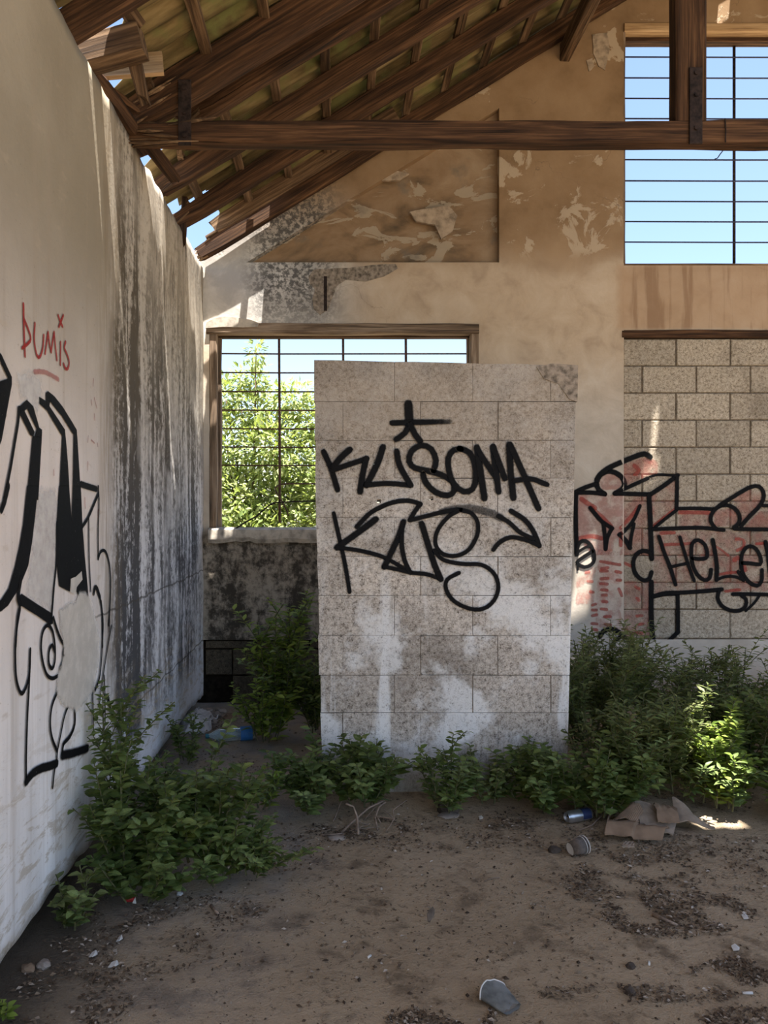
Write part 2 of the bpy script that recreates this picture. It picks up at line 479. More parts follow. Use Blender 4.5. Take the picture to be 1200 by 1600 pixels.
def m_leaf(name, c0, c1, c2, trans=.35):
    b = NB(name); r = b.attr('rnd')
    col = b.ramp(r, [(0.0, c0), (.5, c1), (1.0, c2)])
    pr = b.bsdf(col, .5, None, 0, .35)
    tr = b.node('ShaderNodeBsdfTranslucent')
    b.put(tr.inputs[0], b.mix(.5, col, (.45,.55,.05), 'MIX'))
    mx = b.node('ShaderNodeMixShader'); mx.inputs[0].default_value = trans
    b.t.links.new(pr, mx.inputs[1]); b.t.links.new(tr.outputs[0], mx.inputs[2])
    return b.done(mx.outputs[0])
M['leaf_weed'] = m_leaf('weed_leaf', (.045,.075,.022), (.10,.145,.04), (.22,.265,.085))
M['leaf_bright'] = m_leaf('shrub_leaf', (.08,.13,.025), (.20,.28,.045), (.36,.43,.09))
M['leaf_dark'] = m_leaf('thicket_leaf', (.055,.072,.026), (.12,.15,.05), (.26,.28,.11))
M['leaf_tree'] = m_leaf('tree_leaf', (.12,.17,.05), (.27,.33,.10), (.52,.55,.28), .35)
M['leaf_big'] = mat_simple('single_leaf', (.14,.19,.058), .5, .25, 12, 0, .35, .1)
M['stem'] = mat_simple('green_stem', (.10,.10,.045), .8, .3, 40)
M['twig'] = mat_simple('dry_twig', (.26,.19,.14), .9, .3, 40)
M['bark'] = mat_simple('bark', (.12,.08,.05), .95, .3, 20, 0, .1, .8)
def m_litter():
    b = NB('dry_litter'); r = b.attr('rnd')
    return b.done(b.bsdf(b.ramp(r, [(0, (.045,.03,.02)), (.55, (.115,.078,.05)), (.85, (.22,.165,.115)), (1, (.42,.36,.30))]), .9))
M['litter'] = m_litter()

def m_spray(name, c, dens=1.0, noise_amt=.0, scale=60):
    b = NB(name); p = b.pos(); a = b.attr('a')
    n = b.noise(p, scale, 5, .75)
    pitn = b.noise(p, 75, 5, .75)
    v = b.ma('ADD', a, b.ma('MULTIPLY', b.ma('SUBTRACT', n, .5), .5+noise_amt))
    al = b.sst(v, .12, .80, 0, dens)
    al = b.ma('MULTIPLY', al, b.sst(pitn, .74, .64, .4, 1))
    col = b.mix(b.sst(n, .4, .7, 0, .5), c, tuple(min(1, x*1.5+.006) for x in c))
    pr = b.bsdf(col, .75, None, 0, .12)
    tr = b.node('ShaderNodeBsdfTransparent')
    mx = b.node('ShaderNodeMixShader'); b.put(mx.inputs[0], al)
    b.t.links.new(tr.outputs[0], mx.inputs[1]); b.t.links.new(pr, mx.inputs[2])
    return b.done(mx.outputs[0])
M['spray'] = m_spray('black_spray', (.004,.004,.0045), 1.0)
M['spray_soft'] = m_spray('soft_black_spray', (.012,.012,.013), .6, .2)
M['spray_red'] = m_spray('red_spray', (.36,.06,.045), .6, .6, 22)
M['spray_redfill'] = m_spray('red_spray_fill', (.40,.12,.095), .40, 2.2, 12)
M['marker_red'] = m_spray('red_marker', (.28,.022,.02), .9)
M['marker_red_thin'] = m_spray('faint_red_marker', (.36,.06,.05), .45, 1.0, 30)
M['white_smear'] = m_spray('white_smear', (.60,.58,.56), .55, .5, 20)
M['bare_patch'] = m_spray('bare_plaster', (.60,.565,.51), .75, 1.2, 14)

# ------------------------------------------------------------------ floor
def fl_z(x, y):
    z = .012*n3(x*1.3, y*1.3, .3) + .006*n3(x*4, y*4, 2.1) + .004*n3(x*11, y*11, 5)
    z += .05*sm(4.2, 5.6, y)*sm(.3, 1.5, x)*0
    return z - .012
def grid_floor():
    xs = np.concatenate([np.arange(-1.25, 3.6, .035), np.arange(3.6, 8.21, .3)])
    ys = np.concatenate([np.arange(-5.0, 1.8, .3), np.arange(1.8, 5.95, .035)])
    V = [(x, y, fl_z(x, y)) for y in ys for x in xs]
    nx = len(xs); Fc = []
    for j in range(len(ys)-1):
        for i in range(nx-1):
            a = j*nx+i; Fc.append((a, a+1, a+nx+1, a+nx))
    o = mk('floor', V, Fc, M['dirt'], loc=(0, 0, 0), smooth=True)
    o['kind'] = 'structure'
    return o
floor = grid_floor()
V, Fc = merge([boxVF(-40, -1.25, -30, 60, -.3, -.05), boxVF(8.2, 48, -30, 60, -.3, -.05),
               boxVF(-1.25, 8.2, 5.95, 60, -.3, -.05), boxVF(-1.25, 8.2, -30, -5, -.3, -.05)])
tag(mk('ground', V, Fc, M['ground'], loc=(0, 0, 0)), kind='structure')

# ------------------------------------------------------------------ left wall (rippled, water-worn plaster)
def dleft(y, z):
    a = .013*sm(3.6, 4.4, y)*sm(1.0, 2.7, z) + .0015
    d = a*(n3(y*5.5, z*.35, 1.0)*1.0 + .35*n3(y*13, z*.6, 4.0))
    d += .003*n3(y*2.5, z*2.5, 9.0)
    d += .010*sm(3.4, 3.9, y)*n3(y*3.2, z*2.2, 17.0)*sm(.3, 1.0, z)
    return d
def ltop(y): return 3.205 + .02*n3(y*2.1, 0, 3) + .012*n3(y*9, 1, 3)
def lbot(y): return .085 + .03*n3(y*1.7, 5, 3) + .015*n3(y*8, 2, 3)
def build_left():
    ys = np.concatenate([np.arange(-5.0, 1.6, .3), np.arange(1.6, YB+.001, .0165)])
    if ys[-1] < YB: ys = np.append(ys, YB)
    nz = 64
    V, Fc = [], []
    for y in ys:
        zb, zt = lbot(y), ltop(y)
        for k in range(nz+1):
            z = zb + (zt-zb)*k/nz
            V.append((XL+dleft(y, z), y, z))
        V.append((XL-.30, y, zt-.01)); V.append((XL-.30, y, -.1)); V.append((XL-.17, y, -.1)); V.append((XL-.17, y, zb+.01))
    m = nz+5
    for j in range(len(ys)-1):
        for k in range(m):
            a = j*m+k; b2 = j*m+(k+1) % m
            Fc.append((a, a+m, b2+m, b2))
    Fc.append(tuple(range(m))); n0 = (len(ys)-1)*m
    Fc.append(tuple(range(n0+m-1, n0-1, -1)))
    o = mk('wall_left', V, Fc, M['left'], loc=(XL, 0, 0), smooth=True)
    o['kind'] = 'structure'
    return o
wall_left = build_left()

# ------------------------------------------------------------------ back wall with openings
W1 = (-.955, 1.026, 1.293, 2.785)   # low window
W2 = (2.094, 4.9, 3.241, 4.996)     # high window
W3 = (2.090, 4.9, .47, 2.752)       # bricked-up opening
def build_back():
    T = .26
    xr = 8.2
    def gz(x): return zraf(x) + .10
    xs = sorted(set([-1.2, XL, W1[0], W1[1], W2[0], W2[1], 3.5, xr]))
    parts = []
    def cell(x0, x1, z0, z1, yf=YB):
        # z1 may be None -> up to the gable
        if z1 is None:
            za, zb = gz(max(x0, -1.0)), gz(x1)
            parts.append(prism([(x0, z0), (x1, z0), (x1, zb), (x0, za)], yf, YB+T))
        else:
            parts.append(prism([(x0, z0), (x1, z0), (x1, z1), (x0, z1)], yf, YB+T))
    # left strip, plaster above z=.47
    cell(-1.2, W1[0], .47, None)
    cell(W1[0], W1[1], .47, W1[2])
    cell(W1[1], W2[0], .47, 3.235)
    # niche column: wall above the low window with a sunk panel
    nx0, nx1, nz0 = (385-CX)/212.4, (780-CX)/212.4, 3.247
    sl = (3.247+ (411-172)/212.4 - nz0)/(nx1-nx0)
    def nz(x): return nz0 + (x-nx0)*sl + .01
    cell(W1[0], nx0, W1[3], None)
    cell(nx0, W1[1], W1[3], nz0)
    cell(W1[1], W2[0], 3.235, nz0)
    parts.append(prism([(nx0, nz0), (nx1, nz(nx1)), (nx1, gz(nx1)), (nx0, gz(nx0))], YB, YB+T))
    panel = prism([(nx0, nz0), (nx1, nz0), (nx1, nz(nx1))], YB+.07, YB+T)
    cell(nx1, W2[0], nz0, None)
    # right bay
    cell(W2[0], 3.5, W2[3], None); cell(3.5, W2[1], W2[3], None)
    cell(W2[0], W2[1], W3[3], W2[2], YB+.018)
    cell(W2[1], xr, .0, None)
    # base: recessed courses behind
    cell(-1.2, W2[0], -.1, .47, YB+.10)
    cell(W2[0], W2[1], .09, .47, YB+.012)
    cell(W2[0], W2[1], -.1, .09, YB+.12)
    cell(W2[0], W2[1], .47, W3[3], YB+.16)
    V, Fc = merge(parts)
    o = mk('wall_back', V, Fc, M['back'], loc=(0, YB, 0))
    o['kind'] = 'structure'
    mk('sunk_panel', panel[0], panel[1], M['panel'], o)
    # plaster of the pier between partition and bay reaches lower
    V, Fc = boxVF(1.03, W2[0], YB, YB+.1, .08, .47)
    mk('plaster_skirt', V, Fc, M['back'], o)
    # broken plaster edges: spalled hole with a slot above the window
    return o
wall_back = build_back()

# recessed, darker bare blocks at the foot of the wall under the window
rows = [(.40, .462, [-.99, -.62, -.22, .18, .58, 1.02]), (.205, .395, [-.99, -.79, -.39, .01, .41, .81, 1.02]), (-.05, .20, [-.79, -.59, -.19, .21, .61, 1.02])]
for z0, z1, xs in rows:
    for a, b_ in zip(xs[:-1], xs[1:]):
        V, Fc = chamVF(a+.004, b_-.004, YB+.022+rnd.uniform(0, .01), YB+.11, z0+.003, z1-.003, .006)
        mk('block', V, Fc, M['block_dark'], wall_back)

V, Fc = boxVF(-1.19, 1.03, YB+.092, YB+.11, -.1, .469)
mk('hole_shade_sheet', V, Fc, M['hole_shade'], wall_back)  # dark sheet standing in for the shade behind the bare blocks
# spalled plaster patch with a slot, and flaked patches by the high window
def blob(cx, cz, pts, y, name, mat, depth=.006, jag=.012, seed=0):
    # raised irregular plaster rim / scab; pts = outline offsets
    out = []
    n = len(pts)
    for i in range(n):
        a, b_ = pts[i], pts[(i+1) % n]
        for t in (0, .33, .66):
            jx = jag*n3(i*3.7+t*5, seed, 1); jz = jag*n3(i*3.7+t*5, seed, 7)
            out.append((cx+a[0]+(b_[0]-a[0])*t+jx, cz+a[1]+(b_[1]-a[1])*t+jz))
    V, Fc = prism(out, y-depth, y+.01)
    return mk(name, V, Fc, mat, wall_back)
M['spall'] = mat_simple('rough_render', (.29,.24,.19), .97, .35, 35, 0, .05, 1.0)
M['crust'] = mat_simple('loose_plaster', (.40,.31,.225), .95, .25, 20, 0, .1, .6)
px2 = lambda pts: [((x-CX)/212.4, H-(y-CY)/212.4) for x, y in pts]
for nm, mt, pts, dp in [
    ('spalled_patch', 'spall', [(482,432),(490,421),(505,420),(545,419),(580,414),(618,412),(622,420),(600,432),(570,440),(540,437),(524,450),(518,468),(512,485),(500,492),(490,484),(488,468),(492,452),(484,444)], .004),
    ('plaster_flake', 'crust', [(925,55),(948,52),(952,78),(945,110),(935,105),(928,85)], .008),
    ('plaster_flake', 'crust', [(916,95),(925,92),(928,105),(920,112)], .006),
    ('plaster_flake', 'crust', [(552,166+100),(600,262),(640,270),(625,280),(570,282)], -.035),
    ('plaster_flake', 'crust', [(640,330),(700,320),(715,335),(708,360),(690,372),(680,350),(650,345)], -.036),
]:
    blob(0, 0, px2(pts), YB, nm, M[mt], dp, .008, len(pts))
V, Fc = boxVF((506-CX)/212.4, (511-CX)/212.4, YB-.0065, YB+.01, H-(486-CY)/212.4, H-(432-CY)/212.4)
mk('slot', V, Fc, M['iron'], wall_back)

# bricked-up opening: each block on its own
mV, mF = boxVF(W3[0]+.004, W3[1], YB+.030, YB+.17, .47, 2.69)
infill = mk('wall_infill', mV, mF, M['mortar_dark'], loc=(3.5, YB, .47))
infill['kind'] = 'structure'
zt = 2.690
for r in range(11):
    z1 = zt - r*.2; z0 = z1-.2
    if r == 10: z0 = .475
    j0 = 2.488 if r % 2 == 0 else 2.637
    xs = [W3[0]+.006] + [j0+.4*k for k in range(7) if j0+.4*k < W3[1]-.05] + [W3[1]]
    if r % 2 == 1: xs = [W3[0]+.006, 2.237] + xs[1:]
    for a, b_ in zip(xs[:-1], xs[1:]):
        e = rnd.uniform(-.003, .003)
        V, Fc = chamVF(a+rnd.uniform(.003,.006), b_-rnd.uniform(.003,.006), YB+.021+e, YB+.16, z0+rnd.uniform(.003,.006), z1-rnd.uniform(.003,.006), .005)
        mk('block', V, Fc, M['block_warm'], infill)
beam('lintel_board', (W3[0]-.01, YB+.06, 2.722), (W3[1], YB+.06, 2.722), .13, .058, M['wood'], infill, seed=3, n=20, rough=.004)
# unseen right wall, cut low to let skylight in; rear left open too
V, Fc = merge([boxVF(8.0, 8.25, 4.6, YB+.26, -.1, 3.3), boxVF(8.0, 8.25, 1.0, 1.8, -.1, 3.3), boxVF(8.0, 8.25, -5, 4.6, -.1, .6)])
tag(mk('wall_right', V, Fc, M['back'], loc=(8.1, 3, 0)), kind='structure')

# ------------------------------------------------------------------ low window
def bar(name, p, r, mat, parent, ns=6):
    V, Fc = tubeVF(p, r, ns); return mk(name, V, Fc, mat, parent, smooth=True)
win1 = empty('window_1', (0, YB+.1, W1[2])); win1['kind'] = 'structure'
wx = lambda px: (px-CX)/212.4
wz = lambda py: H-(py-CY)/212.4
beam('frame_head', (W1[0]-.02, YB+.055, wz(514)), (W1[1], YB+.055, wz(514)), .15, .075, M['wood_frame'], win1, seed=5, n=24, rough=.006)
beam('frame_head_inner', (W1[0]+.04, YB+.10, wz(521.5)), (W1[1]-.04, YB+.10, wz(521.5)), .07, .022, M['wood'], win1, seed=6, n=10, rough=.001)
beam('frame_jamb', (wx(333), YB+.06, wz(835)), (wx(333), YB+.06, wz(522)), .13, .052, M['wood_frame'], win1, seed=7, up=(1,0,0), rot0=.12)
beam('frame_jamb_inner', (wx(340), YB+.10, wz(828)), (wx(340), YB+.10, wz(522)), .05, .03, M['wood_frame'], win1, seed=8, up=(1,0,0))
beam('frame_jamb', (wx(742), YB+.06, W1[2]), (wx(742), YB+.06, wz(516)), .13, .06, M['wood_frame'], win1, seed=9, up=(1,0,0))
beam('frame_jamb_inner', (wx(735), YB+.10, W1[2]), (wx(735), YB+.10, wz(522)), .05, .022, M['wood_frame'], win1, seed=10, up=(1,0,0))
yb = YB+.13
sc = F/yb
bx = lambda px: (px-CX)/sc
bz = lambda py: H-(py-CY)/sc
for px, pz in ((436, 816), (536, 826), (634, 826)):
    bar('bar', [(bx(px), yb, bz(521)), (bx(px+1), yb, bz(670)), (bx(px+1), yb, bz(pz))], .0105, M['bar_rust'], win1)
for i, py in enumerate((553, 582.5, 612, 641, 670, 698.5, 727)):
    bar('bar', [(bx(338), yb-.012, bz(py)), (bx(436), yb-.012, bz(py+.6)), (bx(738), yb-.012, bz(py+.3))], .0058, M['bar_rust'], win1)
bar('bar', [(bx(738), yb-.012, bz(756)), (bx(450), yb-.012, bz(756)), (bx(437), yb-.03, bz(757)), (bx(431), yb-.04, bz(763)), (bx(433), yb-.035, bz(771)), (bx(440), yb-.02, bz(782)), (bx(447), yb, bz(795)), (bx(451), yb, bz(806))], .0058, M['bar_rust'], win1)
bar('bar', [(bx(738), yb-.012, bz(783)), (bx(480), yb-.014, bz(783)), (bx(433), yb-.02, bz(785)), (bx(422), yb-.04, bz(789)), (bx(412), yb-.06, bz(798)), (bx(402), yb-.09, bz(807)), (bx(386), yb-.12, bz(816)), (bx(368), yb-.15, bz(828)), (bx(352), yb-.165, bz(840))], .0062, M['iron'], win1)
# sill: broken concrete ledge
def sill():
    n = 40
    V, Fc = [], []
    x0, x1 = W1[0]-.0, W1[1]
    for i in range(n+1):
        t = i/n; x = x0+(x1-x0)*t
        j = n3(x*7, 0, 4)*.012+n3(x*19, 0, 4)*.008
        lo = wz(848)+j*1.2 + (.012 if .10 < t < .16 else 0)
        yf = YB-.06 if t < .10 else YB-.052+j*.4
        V += [(x, YB+.24, W1[2]), (x, YB+.02, W1[2]+.006), (x, yf, W1[2]-.012+j*.3), (x, yf-.004, lo+.03), (x, yf+.015, lo), (x, YB+.02, lo)]
    for i in range(n):
        for k in range(5):
            a = i*6+k; Fc.append((a, a+1, a+7, a+6))
    Fc.append((0,1,2,3,4,5)); Fc.append(tuple(n*6+k for k in (5,4,3,2,1,0)))
    return mk('sill', V, Fc, M['concrete'], win1)
sill()
# loose slab of plaster over the left end of the head
V, Fc = prism(px2([(322,514),(324,505),(335,499),(352,496),(372,498),(392,501),(405,506),(403,512),(380,513),(350,512)]), YB-.03, YB+.02)
mk('plaster_ledge', V, Fc, M['concrete'], win1)

# ------------------------------------------------------------------ high window
win2 = empty('window_2', (3.5, YB+.1, W2[2])); win2['kind'] = 'structure'
beam('frame_head', (W2[0], YB+.03, wz(44)), (W2[1], YB+.03, wz(44)), .10, .058, M['wood_light'], win2, seed=12, n=10, rough=.001)
beam('frame_head_inner', (W2[0]+.005, YB+.10, wz(53)), (W2[1], YB+.10, wz(53)), .08, .03, M['wood'], win2, seed=13, n=10, rough=.001)
beam('frame_jamb', (W2[0]+.004, YB+.05, W2[2]+.0), (W2[0]+.004, YB+.05, wz(50)), .10, .014, M['wood_frame'], win2, seed=14, up=(1,0,0))
beam('frame_cill', (W2[0], YB+.06, W2[2]-.004), (W2[1], YB+.06, W2[2]-.004), .10, .012, M['wood_frame'], win2, seed=15, n=10, rough=.001)
for px in (1147, 1318, 1489):
    bar('bar', [(bx(px), yb, bz(56)), (bx(px), yb, bz(411.5))], .0105, M['iron'], win2)
for py in (91, 123.5, 155.5, 187, 219, 251, 284, 316, 347.5, 379.5):
    bar('bar', [(bx(970), yb-.012, bz(py-.4)), (bx(1147), yb-.012, bz(py+.2)), (bx(1510), yb-.012, bz(py+.4))], .0055, M['bar_blue'], win2)
bar('wire', [(bx(1130), yb-.015, bz(232)), (bx(1127), yb-.02, bz(238)), (bx(1123), yb-.02, bz(243)), (bx(1119), yb-.02, bz(249)), (bx(1115), yb-.015, bz(250))], .004, M['bar_blue'], win2)

# ------------------------------------------------------------------ block partition in the middle of the room
def partition():
    s = YP/F
    X = lambda px: (px-CX)*s
    Z = lambda py: H-(py-CY)*s
    cy = [562.5, 627, 688, 747, 808.5, 869.5, 930.5, 993, 1055, 1114, 1178, 1240]
    odd = [X(470+c/2.352) for c in (345-287, 345, 632, 919)]
    evn = [X(470+c/2.352) for c in (155, 440, 725, 1010)]
    xl = lambda z: X(490+12*(1-(z-Z(1178))/(Z(562)-Z(1178))))
    xr = lambda z: X(902-14*(1-(z-Z(1178))/(Z(572)-Z(1178))))
    ztop = lambda x: Z(562+(x-X(490))/(X(902)-X(490))*9)
    T = .12
    holes = [(587, 725), (680, 719.5), (592, 783), (674, 778.5)]
    hs = [(X(a), Z(b_)) for a, b_ in holes]
    hr = .010
    root = empty('wall_partition', ((X(490)+X(902))/2, YP+T/2, 0)); root['kind'] = 'structure'
    def slab(x0a, x0b, x1a, x1b, z0, z1, y0, y1, c, name, mat, seed):
        # quad block, bottom x0a..x1a, top x0b..x1b, z1 may be a function
        zt = z1 if callable(z1) else (lambda x: z1)
        inner = [h for h in hs if z0+.02 < h[1] < zt(h[0])-.02 and min(x0a, x0b)+.01 < h[0] < max(x1a, x1b)-.01]
        zz = [0.0, 1.0]; uu = [0.0, 1.0]
        cells = set()
        for hx, hz in inner:
            u0 = (hx-hr-x0a)/(x1a-x0a); u1 = (hx+hr-x0a)/(x1a-x0a)
            v0 = (hz-hr-z0)/(zt(hx)-z0); v1 = (hz+hr-z0)/(zt(hx)-z0)
            uu += [u0, u1]; zz += [v0, v1]; cells.add((u0, v0))
        if name == 'block' and not inner:
            uu += [.25, .5, .75]; zz += [.5]
        uu = sorted(uu); zz = sorted(zz)
        def P(u, v, y):
            xa = x0a+(x1a-x0a)*u; xb = x0b+(x1b-x0b)*u
            x = xa+(xb-xa)*v
            z = z0+(zt(x)-z0)*v
            return (x, y, z)
        V, Fc = [], []
        nu, nv = len(uu), len(zz)
        for side, y in ((0, y0), (1, y1)):
            for v in zz:
                for u in uu:
                    p = P(u, v, y)
                    if side == 0 and name == 'block':
                        edge = (u in (0.0, 1.0)) or (v in (0.0, 1.0))
                        p = (p[0], y + (c if edge else 0) + .0025*n3(p[0]*9, p[2]*9, seed), p[2])
                    V.append(p)
        idx = lambda s_, j, i: s_*nu*nv + j*nu + i
        solid = lambda i, j: 0 <= i < nu-1 and 0 <= j < nv-1 and (uu[i], zz[j]) not in cells
        for j in range(nv-1):
            for i in range(nu-1):
                if not solid(i, j): continue
                Fc.append((idx(0,j,i), idx(0,j,i+1), idx(0,j+1,i+1), idx(0,j+1,i)))
                Fc.append((idx(1,j,i), idx(1,j+1,i), idx(1,j+1,i+1), idx(1,j,i+1)))
                if not solid(i-1, j): Fc.append((idx(0,j,i), idx(0,j+1,i), idx(1,j+1,i), idx(1,j,i)))
                if not solid(i+1, j): Fc.append((idx(0,j,i+1), idx(1,j,i+1), idx(1,j+1,i+1), idx(0,j+1,i+1)))
                if not solid(i, j-1): Fc.append((idx(0,j,i), idx(1,j,i), idx(1,j,i+1), idx(0,j,i+1)))
                if not solid(i, j+1): Fc.append((idx(0,j+1,i), idx(0,j+1,i+1), idx(1,j+1,i+1), idx(1,j+1,i)))
        return mk(name, V, Fc, mat, root)
    for r in range(11):
        z1, z0 = Z(cy[r]), Z(cy[r+1])
        js = odd if r % 2 == 0 else evn
        js = [j for j in js if xl(z0)+.05 < j < xr(z0)-.05]
        ea = [xl(z0)] + js + [xr(z0)]; eb = [xl(z1)] + js + [xr(z1)]
        for k in range(len(ea)-1):
            g = rnd.choice((.0007, .0010, .0016, .0030))
            top = (lambda x: ztop(x)+.006*n3(x*6, 3, 1)) if r == 0 else z1-g
            slab(ea[k]+(g if k else rnd.uniform(-.004, .004)), eb[k]+(g if k else rnd.uniform(-.004, .004)), ea[k+1]-g, eb[k+1]-g, z0+g*.6, top, YP+rnd.uniform(-.002, .002), YP+T, .004, 'block', M['block'], r*7+k)
    for r in range(11):
        z1, z0 = Z(cy[r]), Z(cy[r+1])
        slab(xl(z0)+.012, xl(z1)+.012, xr(z0)-.012, xr(z1)-.012, z0-.001, z1+.001 if r else (lambda x: ztop(x)-.01), YP+.010, YP+T-.010, 0, 'mortar', M['mortar'], r)
    # broken top right corner
    V, Fc = prism([(X(838), Z(573)), (X(862), Z(568)), (X(903), Z(571)), (X(902), Z(628)), (X(890), Z(624)), (X(872), Z(600)), (X(850), Z(592))], YP-.0035, YP+.05)
    mk('broken_corner', V, Fc, M['spall'], root)
    return root
part = partition()

# ------------------------------------------------------------------ spray paint (flat paint lying on the walls)
def catmull(pts, step):
    pts = [Vector((p[0], p[1])) for p in pts]
    if len(pts) == 2:
        P = [pts[0], pts[1]]
    else:
        P = []
        ex = [pts[0]*2-pts[1]] + pts + [pts[-1]*2-pts[-2]]
        for i in range(1, len(ex)-2):
            a, b_, c, d = ex[i-1:i+3]
            n = max(2, int((c-b_).length/step))
            for k in range(n):
                t = k/n
                P.append(.5*((2*b_) + (c-a)*t + (2*a-5*b_+4*c-d)*t*t + (3*b_-a-3*c+d)*t**3))
        P.append(pts[-1])
    return P
class Paint:
    def __init__(s, mp, lay=0.0): s.V, s.F, s.A, s.mp, s.lay = [], [], [], mp, lay
    def add(s, p, a):
        s.V.append(s.mp(p[0], p[1], s.lay)); s.A.append(a); return len(s.V)-1
    def stroke(s, pts, w, dens=1.0, fade=False):
        """pts in wall units, w = full painted width"""
        P = catmull(pts, w*.8)
        if len(P) == 2:
            n = max(2, int((P[1]-P[0]).length/(w*1.0)))
            P = [P[0].lerp(P[1], k/n) for k in range(n+1)]
        s.lay += .00004
        d0 = (P[1]-P[0]).normalized(); d1 = (P[-1]-P[-2]).normalized()
        hw = w*.68
        rows = [(P[0]-d0*hw, d0, .35, 0)] + [(P[0]-d0*hw*.55, d0, .8, .8)]
        for i, p in enumerate(P):
            d = (P[min(i+1, len(P)-1)]-P[max(i-1, 0)])
            d = d.normalized() if d.length > 1e-9 else d0
            rows.append((p, d, 1, 1))
        rows += [(P[-1]+d1*hw*.55, d1, .8, .8), (P[-1]+d1*hw, d1, .35, 0)]
        n = len(rows); prev = None
        for i, (p, d, k, a) in enumerate(rows):
            nrm = Vector((-d.y, d.x))
            al = a*dens
            if fade: al *= 1-.75*max(0, (i/n-.45)/.55)
            ids = [s.add(p+nrm*hw*k*o, al*e) for o, e in ((-1, 0), (-.45, 1), (.45, 1), (1, 0))]
            if prev:
                for q in range(3): s.F.append((prev[q], prev[q+1], ids[q+1], ids[q]))
            prev = ids
    def poly(s, pts, soft, dens=1.0, sub=None):
        """filled area with a soft rim"""
        s.lay += .00004
        pts = [Vector((p[0], p[1])) for p in pts]
        # densify
        Q = []
        for i, p in enumerate(pts):
            q = pts[(i+1) % len(pts)]
            m = max(1, int((q-p).length/(sub or 1e9)))
            Q += [p.lerp(q, k/m) for k in range(m)]
        pts = Q
        n = len(pts)
        area = sum(pts[i].x*pts[(i+1) % n].y-pts[(i+1) % n].x*pts[i].y for i in range(n))
        sg = 1 if area > 0 else -1
        inn = [s.add(p, dens) for p in pts]
        s.F.append(tuple(inn))
        out = []
        for i in range(n):
            a = (pts[i]-pts[i-1]).normalized(); b_ = (pts[(i+1) % n]-pts[i]).normalized()
            nn = Vector((a.y+b_.y, -(a.x+b_.x)))*sg
            nn = nn.normalized() if nn.length > 1e-6 else Vector((0, 0))
            out.append(s.add(pts[i]+nn*soft, 0))
        for i in range(n):
            s.F.append((inn[i], out[i], out[(i+1) % n], inn[(i+1) % n]))
    def build(s, name, mat, parent, label):
        o = mk(name, s.V, s.F, mat, parent, attr={'a': s.A})
        o['label'] = label
        return o
# --- partition
def crop(x0, y0, k): return lambda p: (x0+p[0]/k, y0+p[1]/k)
def mp_part(px, py, lay): return ((px-CX)*YP/F, YP-.0045-lay, H-(py-CY)*YP/F)
K1, K2 = crop(490, 620, 3.158), crop(500, 770, 3.333)
def strokes(P, cr, k, L):
    for it in L:
        w, pts = it[0]*1.22, it[1]
        P.stroke([cr(q) for q in pts], w/k, *(it[2:]))
P = Paint(mp_part)
strokes(P, K1, 3.158, [
    (34, [(468,38),(470,80),(473,125)]), (23, [(388,130),(480,127),(590,125),(672,123)], 1.0, True),
    (23, [(470,140),(450,180),(408,210)]), (25, [(478,140),(500,185),(525,218)])])
P.build('graffiti_star', M['spray'], part, 'black sprayed star-like mark above the lettering')
P = Paint(mp_part)
strokes(P, K1, 3.158, [
    (23, [(50,272),(85,350),(118,458)]), (26, [(178,262),(135,300),(95,350)]), (22, [(95,362),(170,336),(260,306)]), (25, [(260,306),(243,380),(230,468)]),
    (26, [(342,250),(315,330),(262,435)]), (21, [(262,435),(370,428),(480,437)]), (24, [(410,270),(425,340),(478,435)]),
    (24, [(592,362),(604,315),(580,258),(530,240),(482,270),(472,320),(500,352),(560,365),(630,385),(685,420),(692,465),(660,488),(600,470),(555,425),(540,385)]),
    (24, [(725,258),(690,265),(665,300),(667,365),(692,430),(740,468),(785,455),(800,400),(795,330),(768,275),(720,255)]),
    (27, [(805,252),(820,350),(842,500)]), (24, [(805,255),(850,325),(905,405)]), (25, [(885,248),(895,340),(912,468)]),
    (25, [(885,248),(912,320),(942,402)]), (27, [(965,238),(970,350),(985,498)]), (25, [(970,238),(1030,370),(1108,550)]), (21, [(990,415),(1070,405),(1150,433)])])
P.build('graffiti_lettering', M['spray'], part, 'black sprayed lettering KUSOMA')
P = Paint(mp_part)
strokes(P, K2, 3.333, [
    (18, [(72,108),(95,210),(130,370),(154,515)]), (27, [(290,138),(215,195),(90,285)]), (18, [(90,285),(200,300),(330,335),(468,412)]),
    (20, [(192,176),(270,100),(380,50),(470,42),(522,60)]), (20, [(522,60),(495,95),(468,140)]), (19, [(468,143),(540,125),(640,100),(720,88)]),
    (22, [(995,95),(1070,145),(1115,210),(1140,275)]), (19, [(1140,275),(1070,245),(990,232),(930,262),(903,296)]),
    (19, [(930,122),(985,155),(1040,205),(1110,240)]),
    (25, [(435,152),(400,250),(335,385)]), (18, [(335,385),(400,398),(470,415),(560,425),(630,450)]), (20, [(430,155),(425,260),(440,350),(468,412)]),
    (26, [(530,162),(560,260),(595,370),(628,448)]),
    (18, [(730,88),(665,128),(610,200),(602,270),(640,318),(710,328),(775,295),(818,220),(820,155),(790,108),(735,90)]),
    (18, [(595,300),(640,348),(740,370),(840,375),(905,420),(928,490),(905,560),(850,603),(780,603),(700,565),(657,505),(662,452),(722,417)])])
P.build('graffiti_lettering', M['spray'], part, 'black sprayed tag KUS with a long arched stroke')
P = Paint(mp_part)
strokes(P, K2, 3.333, [(34, [(640,100),(720,82),(800,84),(880,102),(940,130)], .9)])
P.build('graffiti_overspray', M['spray_soft'], part, 'soft black overspray')

